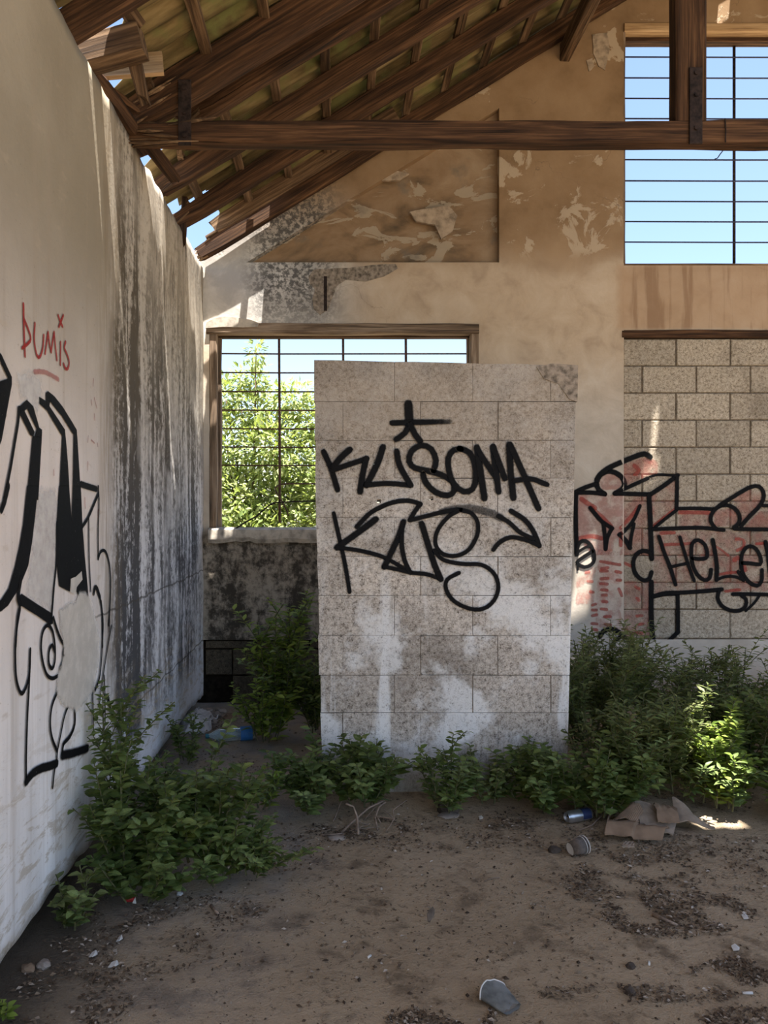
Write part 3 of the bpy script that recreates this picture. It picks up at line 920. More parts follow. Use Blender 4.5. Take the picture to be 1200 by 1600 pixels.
# --- bay and pier of the back wall
def mp_back(px, py, lay):
    X = (px-CX)*YB/F
    Yp = YB-.002 if X < W3[0]+.002 else YB+.0165
    return ((px-CX)*Yp/F, Yp-lay, H-(py-CY)*Yp/F)
R1, R2, R3 = crop(880, 690, 6.667), crop(880, 860, 6.667), crop(1020, 740, 6.667)
P = Paint(mp_back)
def rp(cr, pts, soft=2.5, dens=.55): P.poly([cr(q) for q in pts], soft, dens, 12)
rp(R1, [(150,560),(620,560),(620,1180),(320,1180),(150,1000)], dens=.58)
rp(R1, [(635,560),(890,560),(905,1180),(635,1180)], dens=.5)
rp(R1, [(400,360),(540,330),(610,420),(580,490),(420,490),(380,420)], dens=.66)
rp(R1, [(560,260),(880,160),(985,220),(980,330),(860,360),(660,450),(640,360)], dens=.62)
rp(R1, [(900,560),(1180,370),(1180,700),(940,880)], dens=.46)
rp(R2, [(150,180),(340,180),(310,560),(140,560)], dens=.40)
rp(R2, [(370,0),(600,0),(600,860),(340,860)], dens=.42)
rp(R2, [(640,330),(890,330),(890,1060),(700,1060),(640,800)], dens=.46)
rp(R3, [(280,390),(590,390),(590,550),(280,550)], dens=.5)
rp(R3, [(640,370),(860,370),(880,540),(650,540)], dens=.62)
rp(R3, [(850,260),(1020,170),(1130,200),(1120,320),(920,520)], dens=.6)
rp(R3, [(960,560),(1120,400),(1500,380),(1500,560)], dens=.6)
rp(R3, [(20,600),(1500,610),(1500,1210),(20,1240)], dens=.42)
P.build('graffiti_red_fill', M['spray_redfill'], wall_back, 'patchy red sprayed filling of the block figure')
P = Paint(mp_back, .0006)
dabs = [((390,115),(590,150)),((400,190),(465,180)),((390,215),(460,215)),((395,295),(465,290)),((390,345),(460,350)),((400,410),(455,415)),((405,465),(450,465)),((410,530),(455,535)),((395,610),(450,615)),
        ((240,230),(270,225)),((260,320),(300,325)),((285,430),(310,435)),((305,570),(335,560)),((305,620),(345,620)),((305,680),(350,670)),((300,760),(350,765)),((310,820),(350,830)),
        ((550,220),(600,230)),((560,310),(600,310)),((580,400),(610,470)),((620,820),(660,830)),((755,380),(790,400)),((770,500),(790,520)),((770,680),(820,680)),((790,770),(830,765)),((720,860),(820,860)),((640,130),(700,160)),((430,690),(490,690)),((440,770),(490,775))]
for a, b_ in dabs: P.stroke([R2(a), R2(b_)], 32/6.667, .95)
strokes(P, R3, 6.667, [(26, [(120,740),(270,735),(400,728)]), (16, [(650,750),(720,800),(790,855)]), (30, [(280,405),(430,405),(580,410)]), (26, [(870,680),(940,690),(945,760),(880,800)]),
                       (24, [(690,1050),(800,1030),(900,1025)]), (30, [(90,620),(220,615)]), (30, [(20,540),(130,450),(230,375)]), (40, [(850,900),(900,880),(960,1000)]), (26, [(760,1225),(900,1210)]), (24, [(1080,730),(1170,725)])])
strokes(P, R1, 6.667, [(40, [(190,600),(250,640),(330,690)]), (32, [(300,690),(420,800),(500,880)]), (36, [(160,1010),(300,985),(400,1010)]), (30, [(780,680),(720,760),(600,900)]), (34, [(740,250),(790,300),(750,340)]), (30, [(600,960),(600,1080)])])
P.build('graffiti_red_marks', M['spray_red'], wall_back, 'red sprayed dabs and lines')
P = Paint(mp_back, .003)
strokes(P, R1, 6.667, [
    (44, [(430,545),(368,500),(348,430),(382,352),(460,310),(540,322),(608,370),(638,440),(610,500),(540,540)]),
    (44, [(350,400),(380,350),(460,282),(600,217),(760,152),(850,128),(905,160)]), (33, [(640,492),(750,442),(878,384)]),
    (38, [(128,525),(230,478),(335,442)]), (38, [(132,532),(300,532),(425,545)]), (38, [(545,540),(700,545),(905,550)]),
    (38, [(910,550),(1060,450),(1190,352)]), (23, [(905,365),(1000,346),(1190,356)]), (42, [(892,560),(905,800),(917,1100),(920,1220)]), (38, [(132,532),(130,800),(140,1175)]),
    (36, [(282,692),(400,830),(508,903)]), (34, [(508,905),(462,990),(440,1118)]), (34, [(418,860),(435,1000),(440,1118)]),
    (30, [(798,670),(730,820),(640,930),(580,970)]), (38, [(590,970),(650,1030),(695,1106)]), (30, [(735,860),(705,1000),(695,1106)]),
    (34, [(142,1165),(152,1080),(200,1032),(260,1052),(300,1110),(316,1190)]), (24, [(152,1150),(230,1102),(288,1087)])])
strokes(P, R2, 6.667, [
    (31, [(314,0),(324,90),(290,148),(220,173),(148,140),(152,110),(220,62),(298,12)]), (18, [(150,140),(150,200)]),
    (36, [(922,78),(900,22),(830,4),(762,42),(728,120),(742,220),(792,288),(850,312),(898,290),(918,228)]),
    (42, [(917,330),(917,700),(936,945)]), (34, [(692,1095),(780,1108),(858,1108)]), (34, [(945,480),(1060,456),(1190,452)]),
    (34, [(1190,460),(1195,700),(1195,850)]), (34, [(1195,850),(1100,940),(975,1055)]),
    (40, [(378,898),(420,842),(500,817),(580,852),(640,910),(668,965)]), (34, [(503,1005),(540,940),(588,907)])])
P.build('graffiti_figure', M['spray'], wall_back, 'black outline of a blocky figure with slit eyes')
P = Paint(mp_back, .0045)
strokes(P, R3, 6.667, [
    (33, [(250,40),(250,200),(245,370)]), (29, [(245,382),(130,470),(22,558)]), (34, [(0,580),(250,570),(500,565),(735,588)]), (31, [(250,365),(450,362),(635,370)]),
    (35, [(650,568),(602,500),(612,420),(672,352),(760,327),(850,362),(898,430),(898,510),(850,558)]),
    (35, [(690,335),(800,265),(920,190),(1020,140),(1100,132),(1148,190),(1148,270),(1100,350),(1000,450),(920,543)]),
    (33, [(850,576),(1000,580),(1350,585),(1600,588)]), (31, [(1150,335),(1350,330),(1600,335)]),
    (36, [(0,1280),(130,1245),(300,1240),(560,1222),(715,1206)]),
    (33, [(690,1218),(672,1290),(712,1370),(800,1423),(900,1428),(963,1380),(968,1310),(922,1268)]), (33, [(832,1255),(1000,1255),(1350,1265),(1600,1268)]), (23, [(965,1428),(1050,1350),(1108,1272)])])
P.build('graffiti_band', M['spray'], wall_back, 'black outlined lettering block running to the right')
P = Paint(mp_back, .006)
strokes(P, R3, 6.667, [
    (33, [(62,658),(120,830),(180,980),(234,1155)]), (29, [(280,662),(330,830),(380,990),(428,1115)]), (27, [(172,975),(260,955),(350,935)]),
    (33, [(412,882),(480,890),(550,880),(565,830),(540,742),(472,692),(412,722),(397,820),(412,950),(460,1050),(530,1108),(588,1088),(604,1002)]),
    (36, [(622,692),(650,850),(665,980),(660,1105)]), (25, [(660,1108),(740,1076),(830,1071),(890,1086),(940,1113)]),
    (33, [(932,930),(1020,935),(1113,945),(1120,880),(1070,782),(1000,757),(942,802),(917,900),(932,1030),(1000,1130),(1080,1168),(1128,1120),(1134,1005)]), (30, [(887,1022),(943,1108)]),
    (36, [(1170,712),(1190,800),(1215,1000),(1230,1130)]), (32, [(1170,712),(1260,900),(1340,1080)]), (32, [(1330,690),(1335,900),(1340,1080)])])
P.build('graffiti_lettering', M['spray'], wall_back, 'black sprayed lettering HELEN')

# --- left wall
def mp_left(px, py, lay):
    Y = F*(-XL)/(CX-px)
    z = H-(py-CY)*Y/F
    return Y, z
class PaintL(Paint):
    def __init__(s):
        super().__init__(lambda u, v, lay: (XL+dleft(u, v)+.0035+lay, u, v))
L1, L2, L3, L0 = crop(0, 540, 6.667), crop(0, 760, 6), crop(0, 940, 5.333), crop(0, 350, 3.2)
def lw(cr, pts): return [mp_left(*cr(q), 0) for q in pts]
P = PaintL(); P.lay = .0006
for cr, pts in [
    (L1, [(-60,30),(0,105),(105,330),(105,400),(60,640),(0,980),(-60,1150),(-60,400),(35,365),(75,345),(0,180)]),
    (L1, [(178,650),(265,572),(275,640),(235,675),(205,730)]),
    (L1, [(265,572),(330,640),(390,860),(420,880),(400,950),(350,940),(370,870),(275,660)]),
    (L1, [(200,690),(235,680),(340,900),(330,945),(300,920),(200,720)]),
    (L1, [(325,960),(420,900),(400,1200),(380,1600),(270,1600),(310,1150)]),
    (L2, [(245,0),(340,0),(315,260),(285,520),(250,740),(205,850),(150,970),(60,1110),(0,1160),(-60,1190),(-60,1110),(0,1070),(70,960),(130,760),(175,560),(210,350),(230,150)]),
    (L1, [(395,540),(470,590),(665,880),(655,950),(635,930),(480,670),(400,600)]),
    (L1, [(490,480),(560,540),(640,640),(790,880),(775,935),(745,900),(640,730),(510,570)]),
    (L1, [(470,500),(490,480),(510,570),(495,660),(472,600)]),
    (L1, [(640,950),(665,890),(690,1200),(715,1600),(605,1600),(625,1200)]),
    (L1, [(762,920),(790,890),(810,1250),(830,1600),(750,1600),(755,1250)]),
    (L2, [(545,0),(630,0),(665,330),(675,0),(745,0),(760,350),(780,600),(800,800),(755,800),(690,850),(650,870),(640,980),(545,930),(520,700),(520,350)]),
    (L2, [(755,800),(800,800),(825,1070),(800,1080),(750,1050),(690,960),(720,920)]),
    (L2, [(165,1040),(190,1015),(330,1110),(475,1200),(480,1280),(460,1290),(330,1200),(170,1100)]),
]:
    P.poly(lw(cr, pts), .006, 1.0, .05)
def ls(cr, w, pts, *a): P.stroke(lw(cr, pts), w*(.82 if cr is L0 else 1.05), *a)
ls(L1, .016, [(182,655),(175,780),(140,1000),(100,1250),(60,1450),(30,1600)])
ls(L2, .022, [(65,0),(50,60),(30,140),(0,220)])
ls(L1, .024, [(832,1442),(900,1465),(993,1494)]); ls(L1, .011, [(1010,1470),(1018,1600)])
ls(L2, .011, [(912,0),(915,200),(908,400),(912,670)]); ls(L2, .016, [(910,70),(820,285),(762,378)]); ls(L2, .011, [(822,290),(825,500),(830,700),(845,980)])
ls(L2, .013, [(912,680),(930,620),(960,600),(990,640),(1015,750),(1025,900),(1022,1100),(1010,1300)])
ls(L2, .02, [(875,1000),(885,948),(905,962),(930,1040)]); ls(L2, .014, [(930,1040),(950,1200),(952,1500)])
ls(L2, .015, [(520,350),(515,700),(490,950),(468,1220)]); ls(L2, .02, [(182,870),(160,1000),(158,1060),(175,1100)]); ls(L2, .011, [(175,1110),(150,1250),(135,1500)])
ls(L2, .014, [(485,1230),(520,1350),(560,1450),(590,1480)])
ls(L3, .013, [(155,60),(125,250),(115,450),(125,650),(165,765),(205,720),(235,600),(243,400)])
ls(L3, .013, [(243,400),(232,700),(215,1000),(205,1300),(205,1505)])
ls(L3, .013, [(468,620),(430,640),(380,610),(345,500),(330,370),(345,250),(385,197),(425,250),(445,380),(445,500),(425,558),(397,520),(395,420),(420,362),(443,415)])
ls(L3, .02, [(525,372),(515,440),(520,480),(492,556)])
ls(L3, .013, [(470,748),(425,870),(410,1010),(425,1130),(470,1250)]); ls(L3, .011, [(575,832),(530,950),(495,1120),(470,1250),(465,1340)])
ls(L3, .015, [(612,882),(612,1020),(575,1120),(520,1190),(512,1265)]); ls(L3, .034, [(512,1280),(600,1262),(715,1222)], .8)
ls(L3, .028, [(207,1500),(260,1432),(330,1392),(400,1372),(465,1350)]); ls(L3, .012, [(450,1380),(440,1450),(430,1548)])
ls(L3, .013, [(835,0),(850,180),(840,400),(820,620),(782,738)]); ls(L3, .008, [(908,0),(900,250)])
ls(L3, .011, [(920,200),(870,480),(835,700),(812,878)]); ls(L3, .011, [(858,620),(862,1000),(840,1100),(815,1200)]); ls(L3, .012, [(760,640),(760,850),(765,1060)]); ls(L3, .018, [(890,800),(905,880),(920,958)])
P.build('graffiti_lettering', M['spray'], wall_left, 'tall black painted lettering with long legs and curls')
P = PaintL()
ls(L0, .016, [(112,402),(115,530),(120,658)]); ls(L0, .014, [(113,470),(138,530),(150,575),(132,600),(106,620)])
ls(L0, .014, [(170,497),(167,580),(180,655),(195,665),(210,620),(215,557)])
ls(L0, .013, [(222,648),(229,595),(236,542)]); ls(L0, .013, [(236,542),(243,595),(252,640)]); ls(L0, .013, [(252,640),(259,590),(266,542)]); ls(L0, .013, [(266,542),(273,610),(281,680)])
ls(L0, .014, [(298,592),(298,703)]); ls(L0, .014, [(285,457),(295,485),(307,513)]); ls(L0, .014, [(310,457),(299,487),(289,513)])
ls(L0, .015, [(322,590),(316,618),(330,652),(341,690),(336,720),(324,724),(314,700)])
P.build('graffiti_lettering', M['marker_red'], wall_left, 'small red lettering BUMIS')
P = PaintL()
ls(L0, .020, [(168,740),(200,738),(240,748),(290,778)])
for a in [((465,775),(463,810)), ((470,870),(482,920)), ((455,880),(458,905)), ((440,1060),(437,1090)), ((455,1080),(470,1095)), ((484,1095),(486,1112)), ((436,1190),(435,1230)), ((262,1230),(263,1255)), ((420,1370),(422,1420)), ((485,1430),(487,1500)), ((470,950),(472,980))]:
    ls(L0, .009, a)
P.build('graffiti_marks', M['marker_red_thin'], wall_left, 'faint red dashes')
P = PaintL()
for cr, pts in [(L1, [(200,360),(330,350),(400,400),(410,480),(370,640),(330,600),(280,520),(215,500)]), (L2, [(360,80),(500,60),(505,500),(470,1100),(260,1000),(300,700),(330,300)])]:
    P.poly(lw(cr, pts), .05, .75, .08)
P.build('white_smear', M['white_smear'], wall_left, 'smeared white overpaint')
P = PaintL()
P.lay = .004
P.poly(lw(L3, [(490,90),(520,300),(530,450),(500,560),(480,640),(470,720),(500,800),(570,850),(625,880),(700,790),(750,720),(770,600),(795,500),(800,300),(770,150),(740,30),(700,-40),(650,-30),(620,40)]), .035, 1.0, .05)
P.poly(lw(L2, [(645,870),(690,855),(748,800),(755,870),(700,940),(690,1010),(640,990)]), .004, 1.0, .03)
P.build('bare_patch', M['bare_patch'], wall_left, 'bare plaster where the paint has flaked off')

# ------------------------------------------------------------------ roof: sheets, battens
roof = empty('ceiling', (0, 3, 3.4)); roof['kind'] = 'structure'
HOLES = [[(-.70,4.955),(-.53,4.955),(-.54,5.035),(-.66,5.035)], [(-.79,5.26),(-.75,5.26),(-.75,5.31),(-.79,5.31)], [(2.655,4.60),(2.76,4.60),(2.73,4.73),(2.69,4.74)], [(2.12,4.28),(2.34,4.28),(2.33,4.54),(2.20,4.54)], [(2.17,2.06),(2.39,2.02),(2.40,2.42),(2.32,2.55),(2.22,2.48)], [(2.86,5.40),(2.93,5.40),(2.96,5.56),(2.88,5.56)]]
def inpoly(x, y, pl):
    c = False; n = len(pl)
    for i in range(n):
        x1, y1 = pl[i]; x2, y2 = pl[(i+1) % n]
        if (y1 > y) != (y2 > y) and x < (x2-x1)*(y-y1)/(y2-y1)+x1: c = not c
    return c
def sheet(xa, xb, ya, yb, lift=0.0, dx=.3):
    """corrugated sheet; xa may be a function of y (torn eave edge)"""
    ea = xa if callable(xa) else (lambda y: xa)
    ys = np.linspace(ya, yb, max(3, int((yb-ya)/.0185)))
    nx = max(2, int((xb-ea((ya+yb)/2))/dx))
    V, Fc = [], []
    for y in ys:
        for i in range(nx+1):
            x = ea(y)+(xb-ea(y))*i/nx
            V.append((x, y, zraf(x)+.192+lift+.021*math.cos(2*math.pi*y/.148)+.006*n3(x*3, y*3, 8)))
    m = nx+1
    for j in range(len(ys)-1):
        for i in range(nx):
            a = j*m+i
            c = np.mean([V[a], V[a+1], V[a+m+1], V[a+m]], axis=0)
            if any(inpoly(c[0], c[1], h) for h in HOLES): continue
            Fc.append((a, a+1, a+m+1, a+m))
    if not Fc: return None
    o = mk('roof_sheet', V, Fc, M['sheet'], roof, smooth=True)
    md = o.modifiers.new('thickness', 'SOLIDIFY'); md.thickness = .007; md.offset = 1
    return o
def tear(base, amp, seed): return lambda y: base + amp*n3(y*6, seed, 1) + amp*.6*n3(y*19, seed, 5)
def bump_(y, a, b_, e=.03): return sm(a-e, a+e, y)*sm(b_+e, b_-e, y)
def e1(y): return -1.30 + .41*bump_(y, 2.98, 3.5) + .02*n3(y*13, 1, 1)
def e2(y): return -1.28 + .36*bump_(y, 3.0, 3.29) + .28*bump_(y, 3.44, 3.60) + .35*sm(3.84, 3.94, y) + .03*n3(y*11, 2, 1)
def e3(y): return -1.12 + .19*sm(4.33, 4.28, y) + .09*sm(4.80, 4.88, y) + .025*n3(y*11, 3, 1)
def e4(y): return -.85 + .035*n3(y*17, 6, 1)
sheet(-1.35, -.05, .25, 1.22); sheet(-1.35, -.05, 1.20, 2.14, .008)
sheet(e1, -.05, 2.12, 3.216, .0, .1)
sheet(e2, -.05, 3.245, 4.110, .004, .1)
sheet(e3, -.05, 4.142, 4.94, .0, .1)
sheet(e4, -.05, 4.92, 5.40, .006, .05)
beam('roof_board', (-.87, 5.395, zraf(-.87)+.120), (.4, 5.395, zraf(.4)+.120), .022, .115, M['wood_grey'], roof, seed=34, n=14, rough=.005, rot0=.1)
beam('roof_board', (-.96, 5.56, zraf(-.96)+.142), (-.46, 5.56, zraf(-.46)+.142), .09, .018, M['wood_grey'], roof, seed=33, n=8, rough=.004)
sheet(tear(-.48, .012, 7), -.05, 5.35, 5.66, .012, .1)
sheet(-.815, -.05, 3.15, 3.34, .030, .1); sheet(-.785, -.05, 4.04, 4.24, .030, .1)   # narrow cover strips added over the joints to shorten the sun streaks
for xa, xb in ((-.15, 1.1), (1.0, 2.15), (2.05, 3.5)):
    edges = [.25, 1.25, 2.15, 3.05, 3.95, 4.85, 5.90]
    for k in range(6):
        sheet(xa, xb, edges[k]-.03, edges[k+1]+.03, .014+.009*(k % 2)+(.028 if xa > .9 else 0)+(.028 if xa > 2 else 0), .045 if xa > .9 else .3)
for k in range(6):
    sheet(3.45, 5.6, .25+k*.94, .25+(k+1)*.94+.05, .02+.009*(k % 2))  # far slope, unseen, cut short to let in more skylight
for i, x in enumerate((-.63, -.355, -.08, .20, .48, .76, 1.04, 1.32, 1.60, 1.88, 2.5, 3.1)):
    y0 = .3
    y1 = 5.62 if i else 5.5
    beam('batten', (x, y0, zraf(x)+.152), (x, y1, zraf(x)+.152), .052, .036, M['wood_grey'], roof, seed=20+i, n=30, rough=.004)
# a batten at the eave survives only in pieces
for a, b_ in ((.3, 2.7), (3.62, 3.78), (4.36, 5.05)):
    beam('batten', (-.90, a, zraf(-.9)+.152), (-.90, b_, zraf(-.9)+.150), .05, .036, M['wood_grey'], roof, seed=40+int(a*3), n=12, rough=.005, rot0=.08, rot1=.08)

# ------------------------------------------------------------------ rafters, truss, purlin (separate timbers)
def rafter(y, x0, x1, label, seed, rot=.16, w=.07, h=.13, mat='wood', group='rafters of the old roof'):
    dz = h/2
    c = math.sqrt(1+PITCH**2)
    root = empty('rafter', (x0, y, zraf(x0)))
    V, Fc, UV = beamVF((x0, y, zraf(x0)+dz), (x1, y, zraf(x1)+dz), w, h/c*1.05, seed=seed, n=34, rough=.006, rot0=rot)
    mk('timber', V, Fc, M[mat], root, uv=UV)
    if rot:
        # splinters of the rotten end
        r = random.Random(seed); Vs, Fs = [], []
        for k in range(14):
            a = Vector((x0-.01, y+r.uniform(-w*.42, w*.42), zraf(x0)+dz+r.uniform(-h*.42, h*.40)))
            d = Vector((-1, r.uniform(-.12, .12), -PITCH+r.uniform(-.35, .15))).normalized()
            v, f = tubeVF([a-d*.10, a+d*r.uniform(.02, .075)], [.010, .0015], 4)
            b0 = len(Vs); Vs += v; Fs += [tuple(i+b0 for i in q) for q in f]
        mk('splinters', Vs, Fs, M['wood_grey'], root, kind='stuff')
    return tag(root, label, 'rafter', group)
rafter(5.56, -1.00, 3.5, 'splintered dark rafter running up along the gable wall', 50, .2)
rafter(4.91, -1.02, 3.5, 'dark rafter with ragged end, second from the gable wall', 51, .2)
rafter(4.40, -1.02, 3.5, 'dark rafter with broken sunlit tip just behind the tie beam', 52, .14)
rafter(3.93, -.78, 3.5, 'rafter close behind the truss, its foot rotted away', 53, .15)
rafter(2.93, -1.25, 3.5, 'dark rafter at the top left corner of the picture', 54, 0)
for i, (yy, lab) in enumerate(((2.3, 'sawn rafter overhead, next one nearer the viewer than the corner rafter'), (1.7, 'sawn rafter overhead, second nearer the viewer than the corner rafter'), (1.1, 'sawn rafter right above the viewer'), (.5, 'rafter at the open edge of the roof'))):
    rafter(yy, -1.25, 3.5, lab, 55+i, 0)
# sawn stub resting on the wall head
st = empty('rafter_stub', (-1.0, 3.14, 3.23))
V, Fc, UV = beamVF((-1.20, 3.16, 3.245), (-.80, 3.13, 3.335), .10, .125, seed=81, n=8, rough=.003)
mk('timber', V, Fc, M['wood_grey'], st, uv=UV)
beam('broken_batten', (-.865, 3.17, 3.36), (-.825, 3.22, 3.17), .055, .03, M['wood_grey'], st, seed=82, n=6, rot1=.09, up=(0,1,0))
beam('broken_batten', (-.90, 3.02, 3.48), (-.815, 3.13, 3.39), .055, .04, M['wood_grey'], st, seed=83, n=6, up=(0,0,1))
tag(st, 'short sawn rafter stub on the wall head, half in sunlight', 'timber')
# loose plank leaning under the eave
V, Fc, UV = beamVF((-1.22, 3.36, 3.34), (-.78, 3.40, 3.40), .16, .02, seed=84, n=8, rough=.004, up=(0, -.9, .5))
tag(mk('loose_board', V, Fc, M['wood_light'], uv=UV), 'pale loose board under the broken eave beside the stub', 'board')
# crumbling wall plate at the truss foot
wp = empty('wall_plate', (-1.02, 3.5, 3.2))
beam('timber', (-1.05, 3.25, 3.25), (-.98, 3.86, 3.23), .10, .07, M['wood'], wp, seed=85, n=10, rough=.012, rot0=.25, rot1=.25)
beam('broken_piece', (-1.08, 3.34, 3.30), (-.96, 3.60, 3.30), .05, .03, M['wood'], wp, seed=86, n=6, rot1=.1, rot0=.1)
beam('broken_piece', (-.97, 3.66, 3.24), (-.86, 4.02, 3.16), .05, .05, M['wood'], wp, seed=87, n=6, rot1=.15)
tag(wp, 'crumbling wall plate timber where the tie beam meets the left wall', 'timber')
stick = empty('prop', (-.985, 4.80, 3.18))
beam('timber', (-1.00, 4.92, 3.14), (-.985, 4.90, 3.42), .035, .028, M['wood'], stick, seed=88, n=6, up=(0,1,0), rot0=.05)
tag(stick, 'thin upright wooden prop standing in the eave gap', 'prop')

truss = empty('roof_truss', (1.67, YT, 3.1))
tz0, tz1 = H+(CY-222)*YT/F, H+(CY-187)*YT/F
th = tz1-tz0
beam('tie_beam', (-.98, YT+.045, (tz0+tz1)/2), (8.0, YT+.045, (tz0+tz1)/2), .09, th, M['wood'], truss, seed=90, n=60, rough=.005, rot0=.35)
h_ = .17
beam('principal_rafter', (-.98, YT+.045, zraf(-.98)+.075), (3.5, YT+.045, zraf(3.5)+.075), .09, h_, M['wood'], truss, seed=91, n=40, rough=.007, rot0=.3)
beam('principal_rafter', (8.0, YT+.045, zraf(8.0)+.075), (3.5, YT+.045, zraf(3.5)+.075), .09, h_, M['wood'], truss, seed=92, n=20)
kx = (1081-CX)*YT/F
beam('queen_post', (kx, YT+.045, tz1-.005), (kx, YT+.045, zraf(kx)), .09, .146, M['wood'], truss, seed=93, n=16, up=(1,0,0), rough=.003)
beam('queen_post', (5.33, YT+.045, tz1-.005), (5.33, YT+.045, zraf(5.33)), .09, .146, M['wood_grey'], truss, seed=94, n=16, up=(1,0,0))
def strap(px0, px1, py0, py1, bolts):
    s = YT/F
    x0, x1 = (px0-CX)*s, (px1-CX)*s; z0, z1 = H-(py1-CY)*s, H-(py0-CY)*s
    V, Fc = chamVF(x0, x1, YT-.012, YT-.002, z0, z1, .002)
    o = mk('iron_strap', V, Fc, M['iron'], truss)
    for py in bolts:
        zz = H-(py-CY)*s; xc = (x0+x1)/2
        V, Fc = tubeVF([(xc, YT-.020, zz), (xc, YT-.010, zz)], .011, 8)
        mk('bolt', V, Fc, M['iron'], o)
strap(279, 299, 126, 228, (140, 178, 214))
strap(1076, 1096, 107, 226, (116, 150, 202))
V, Fc = tubeVF([(kx+(1133-1081)*YT/F, YT-.004, tz0-.004), (kx+(1133-1081)*YT/F, YT-.006, (tz0+tz1)/2), (kx+(1132-1081)*YT/F, YT-.004, tz1+.004)], .003, 6)
mk('binding_wire', V, Fc, M['iron'], truss)
_r = random.Random(99); Vs, Fs = [], []
for k in range(46):
    up_ = k % 2
    x_ = _r.uniform(-.99, -.62); zc = (zraf(x_)+.075+_r.uniform(-.08, .08)) if up_ else ((tz0+tz1)/2+_r.uniform(-.06, .06))
    a = Vector((x_, YT+_r.uniform(-.012, .10), zc)); sl_ = (PITCH if up_ else _r.uniform(-.12, .25))
    d = Vector((1, _r.uniform(-.06, .06), sl_)).normalized(); l_ = _r.uniform(.08, .26)
    v, f = tubeVF([a-d*l_*.5, a, a+d*l_*.5], [.002, _r.uniform(.006, .014), .002], 5)
    b0 = len(Vs); Vs += v; Fs += [tuple(i+b0 for i in q) for q in f]
mk('rotten_fibres', Vs, Fs, M['wood_grey'], truss, kind='stuff', uv=[(p[0]*1.0, p[2]*1.0+p[1]) for p in Vs])
tag(truss, 'heavy timber truss with tie beam, posts and bolted iron straps', 'roof truss')
pl = empty('purlin', (1.66, 3, 4.73))
beam('timber', (1.66, .3, 4.79), (1.66, 5.66, 4.79), .075, .13, M['wood_grey'], pl, seed=95, n=30)
tag(pl, 'purlin beam running from the gable wall over the post', 'purlin')
pl = empty('purlin', (3.5, 3, 5.8))
beam('timber', (3.5, .3, zraf(3.5)-.03), (3.5, 5.66, zraf(3.5)-.03), .075, .15, M['wood'], pl, seed=96, n=20)
tag(pl, 'ridge beam at the top of the roof', 'purlin')

# ------------------------------------------------------------------ plants
def leafVF(Pb, D, Nn, L, W, droop=.25, detail=2):
    """arrays of leaf bases, directions, up-ish normals -> joined mesh"""
    n = len(Pb)
    D = D/np.linalg.norm(D, axis=1, keepdims=True)
    S = np.cross(D, Nn); S /= np.maximum(np.linalg.norm(S, axis=1, keepdims=True), 1e-6)
    U = np.cross(S, D)
    L = L[:, None]; W = W[:, None]
    if detail == 2:
        tt = [(0,0,0),(.35,-.5,.10),(.35,0,0),(.35,.5,.10),(.72,-.33,.06),(.72,0,0),(.72,.33,.06),(1,0,0)]
        fc = [(0,2,1),(0,3,2),(1,2,5,4),(2,3,6,5),(4,5,7),(5,6,7)]
    else:
        tt = [(0,0,0),(.45,-.5,.08),(1,0,0),(.45,.5,.08)]
        fc = [(0,3,2,1)]
    V = np.stack([Pb + D*L*t + S*W*s_ + U*(W*u - L*droop*t*t) for t, s_, u in tt], axis=1)
    k = len(tt)
    Fc = []
    for i in range(n):
        b0 = i*k
        for q in fc: Fc.append(tuple(b0+j for j in q))
    R = np.repeat(nrg.random(n), k)
    return V.reshape(-1, 3), Fc, R
def free(p):
    if p[0] < XL+.02 or p[2] < .004: return False
    if p[1] > YB-.02 and p[2] < 3.0 and p[0] < 5: return False
    if YP-.012 < p[1] < YP+.135 and -.16 < p[0] < 1.24: return False
    return True
LEAFPROTO = {}
def proto_leaf():
    V, Fc, R = leafVF(np.array([[0,0,0.]]), np.array([[1,0,0.]]), np.array([[0,0,1.]]), np.array([1.0]), np.array([.56]))
    me = bpy.data.meshes.new('leaf'); me.from_pydata(V.tolist(), [], Fc); me.materials.append(M['leaf_big'])
    return me
LEAFME = proto_leaf()
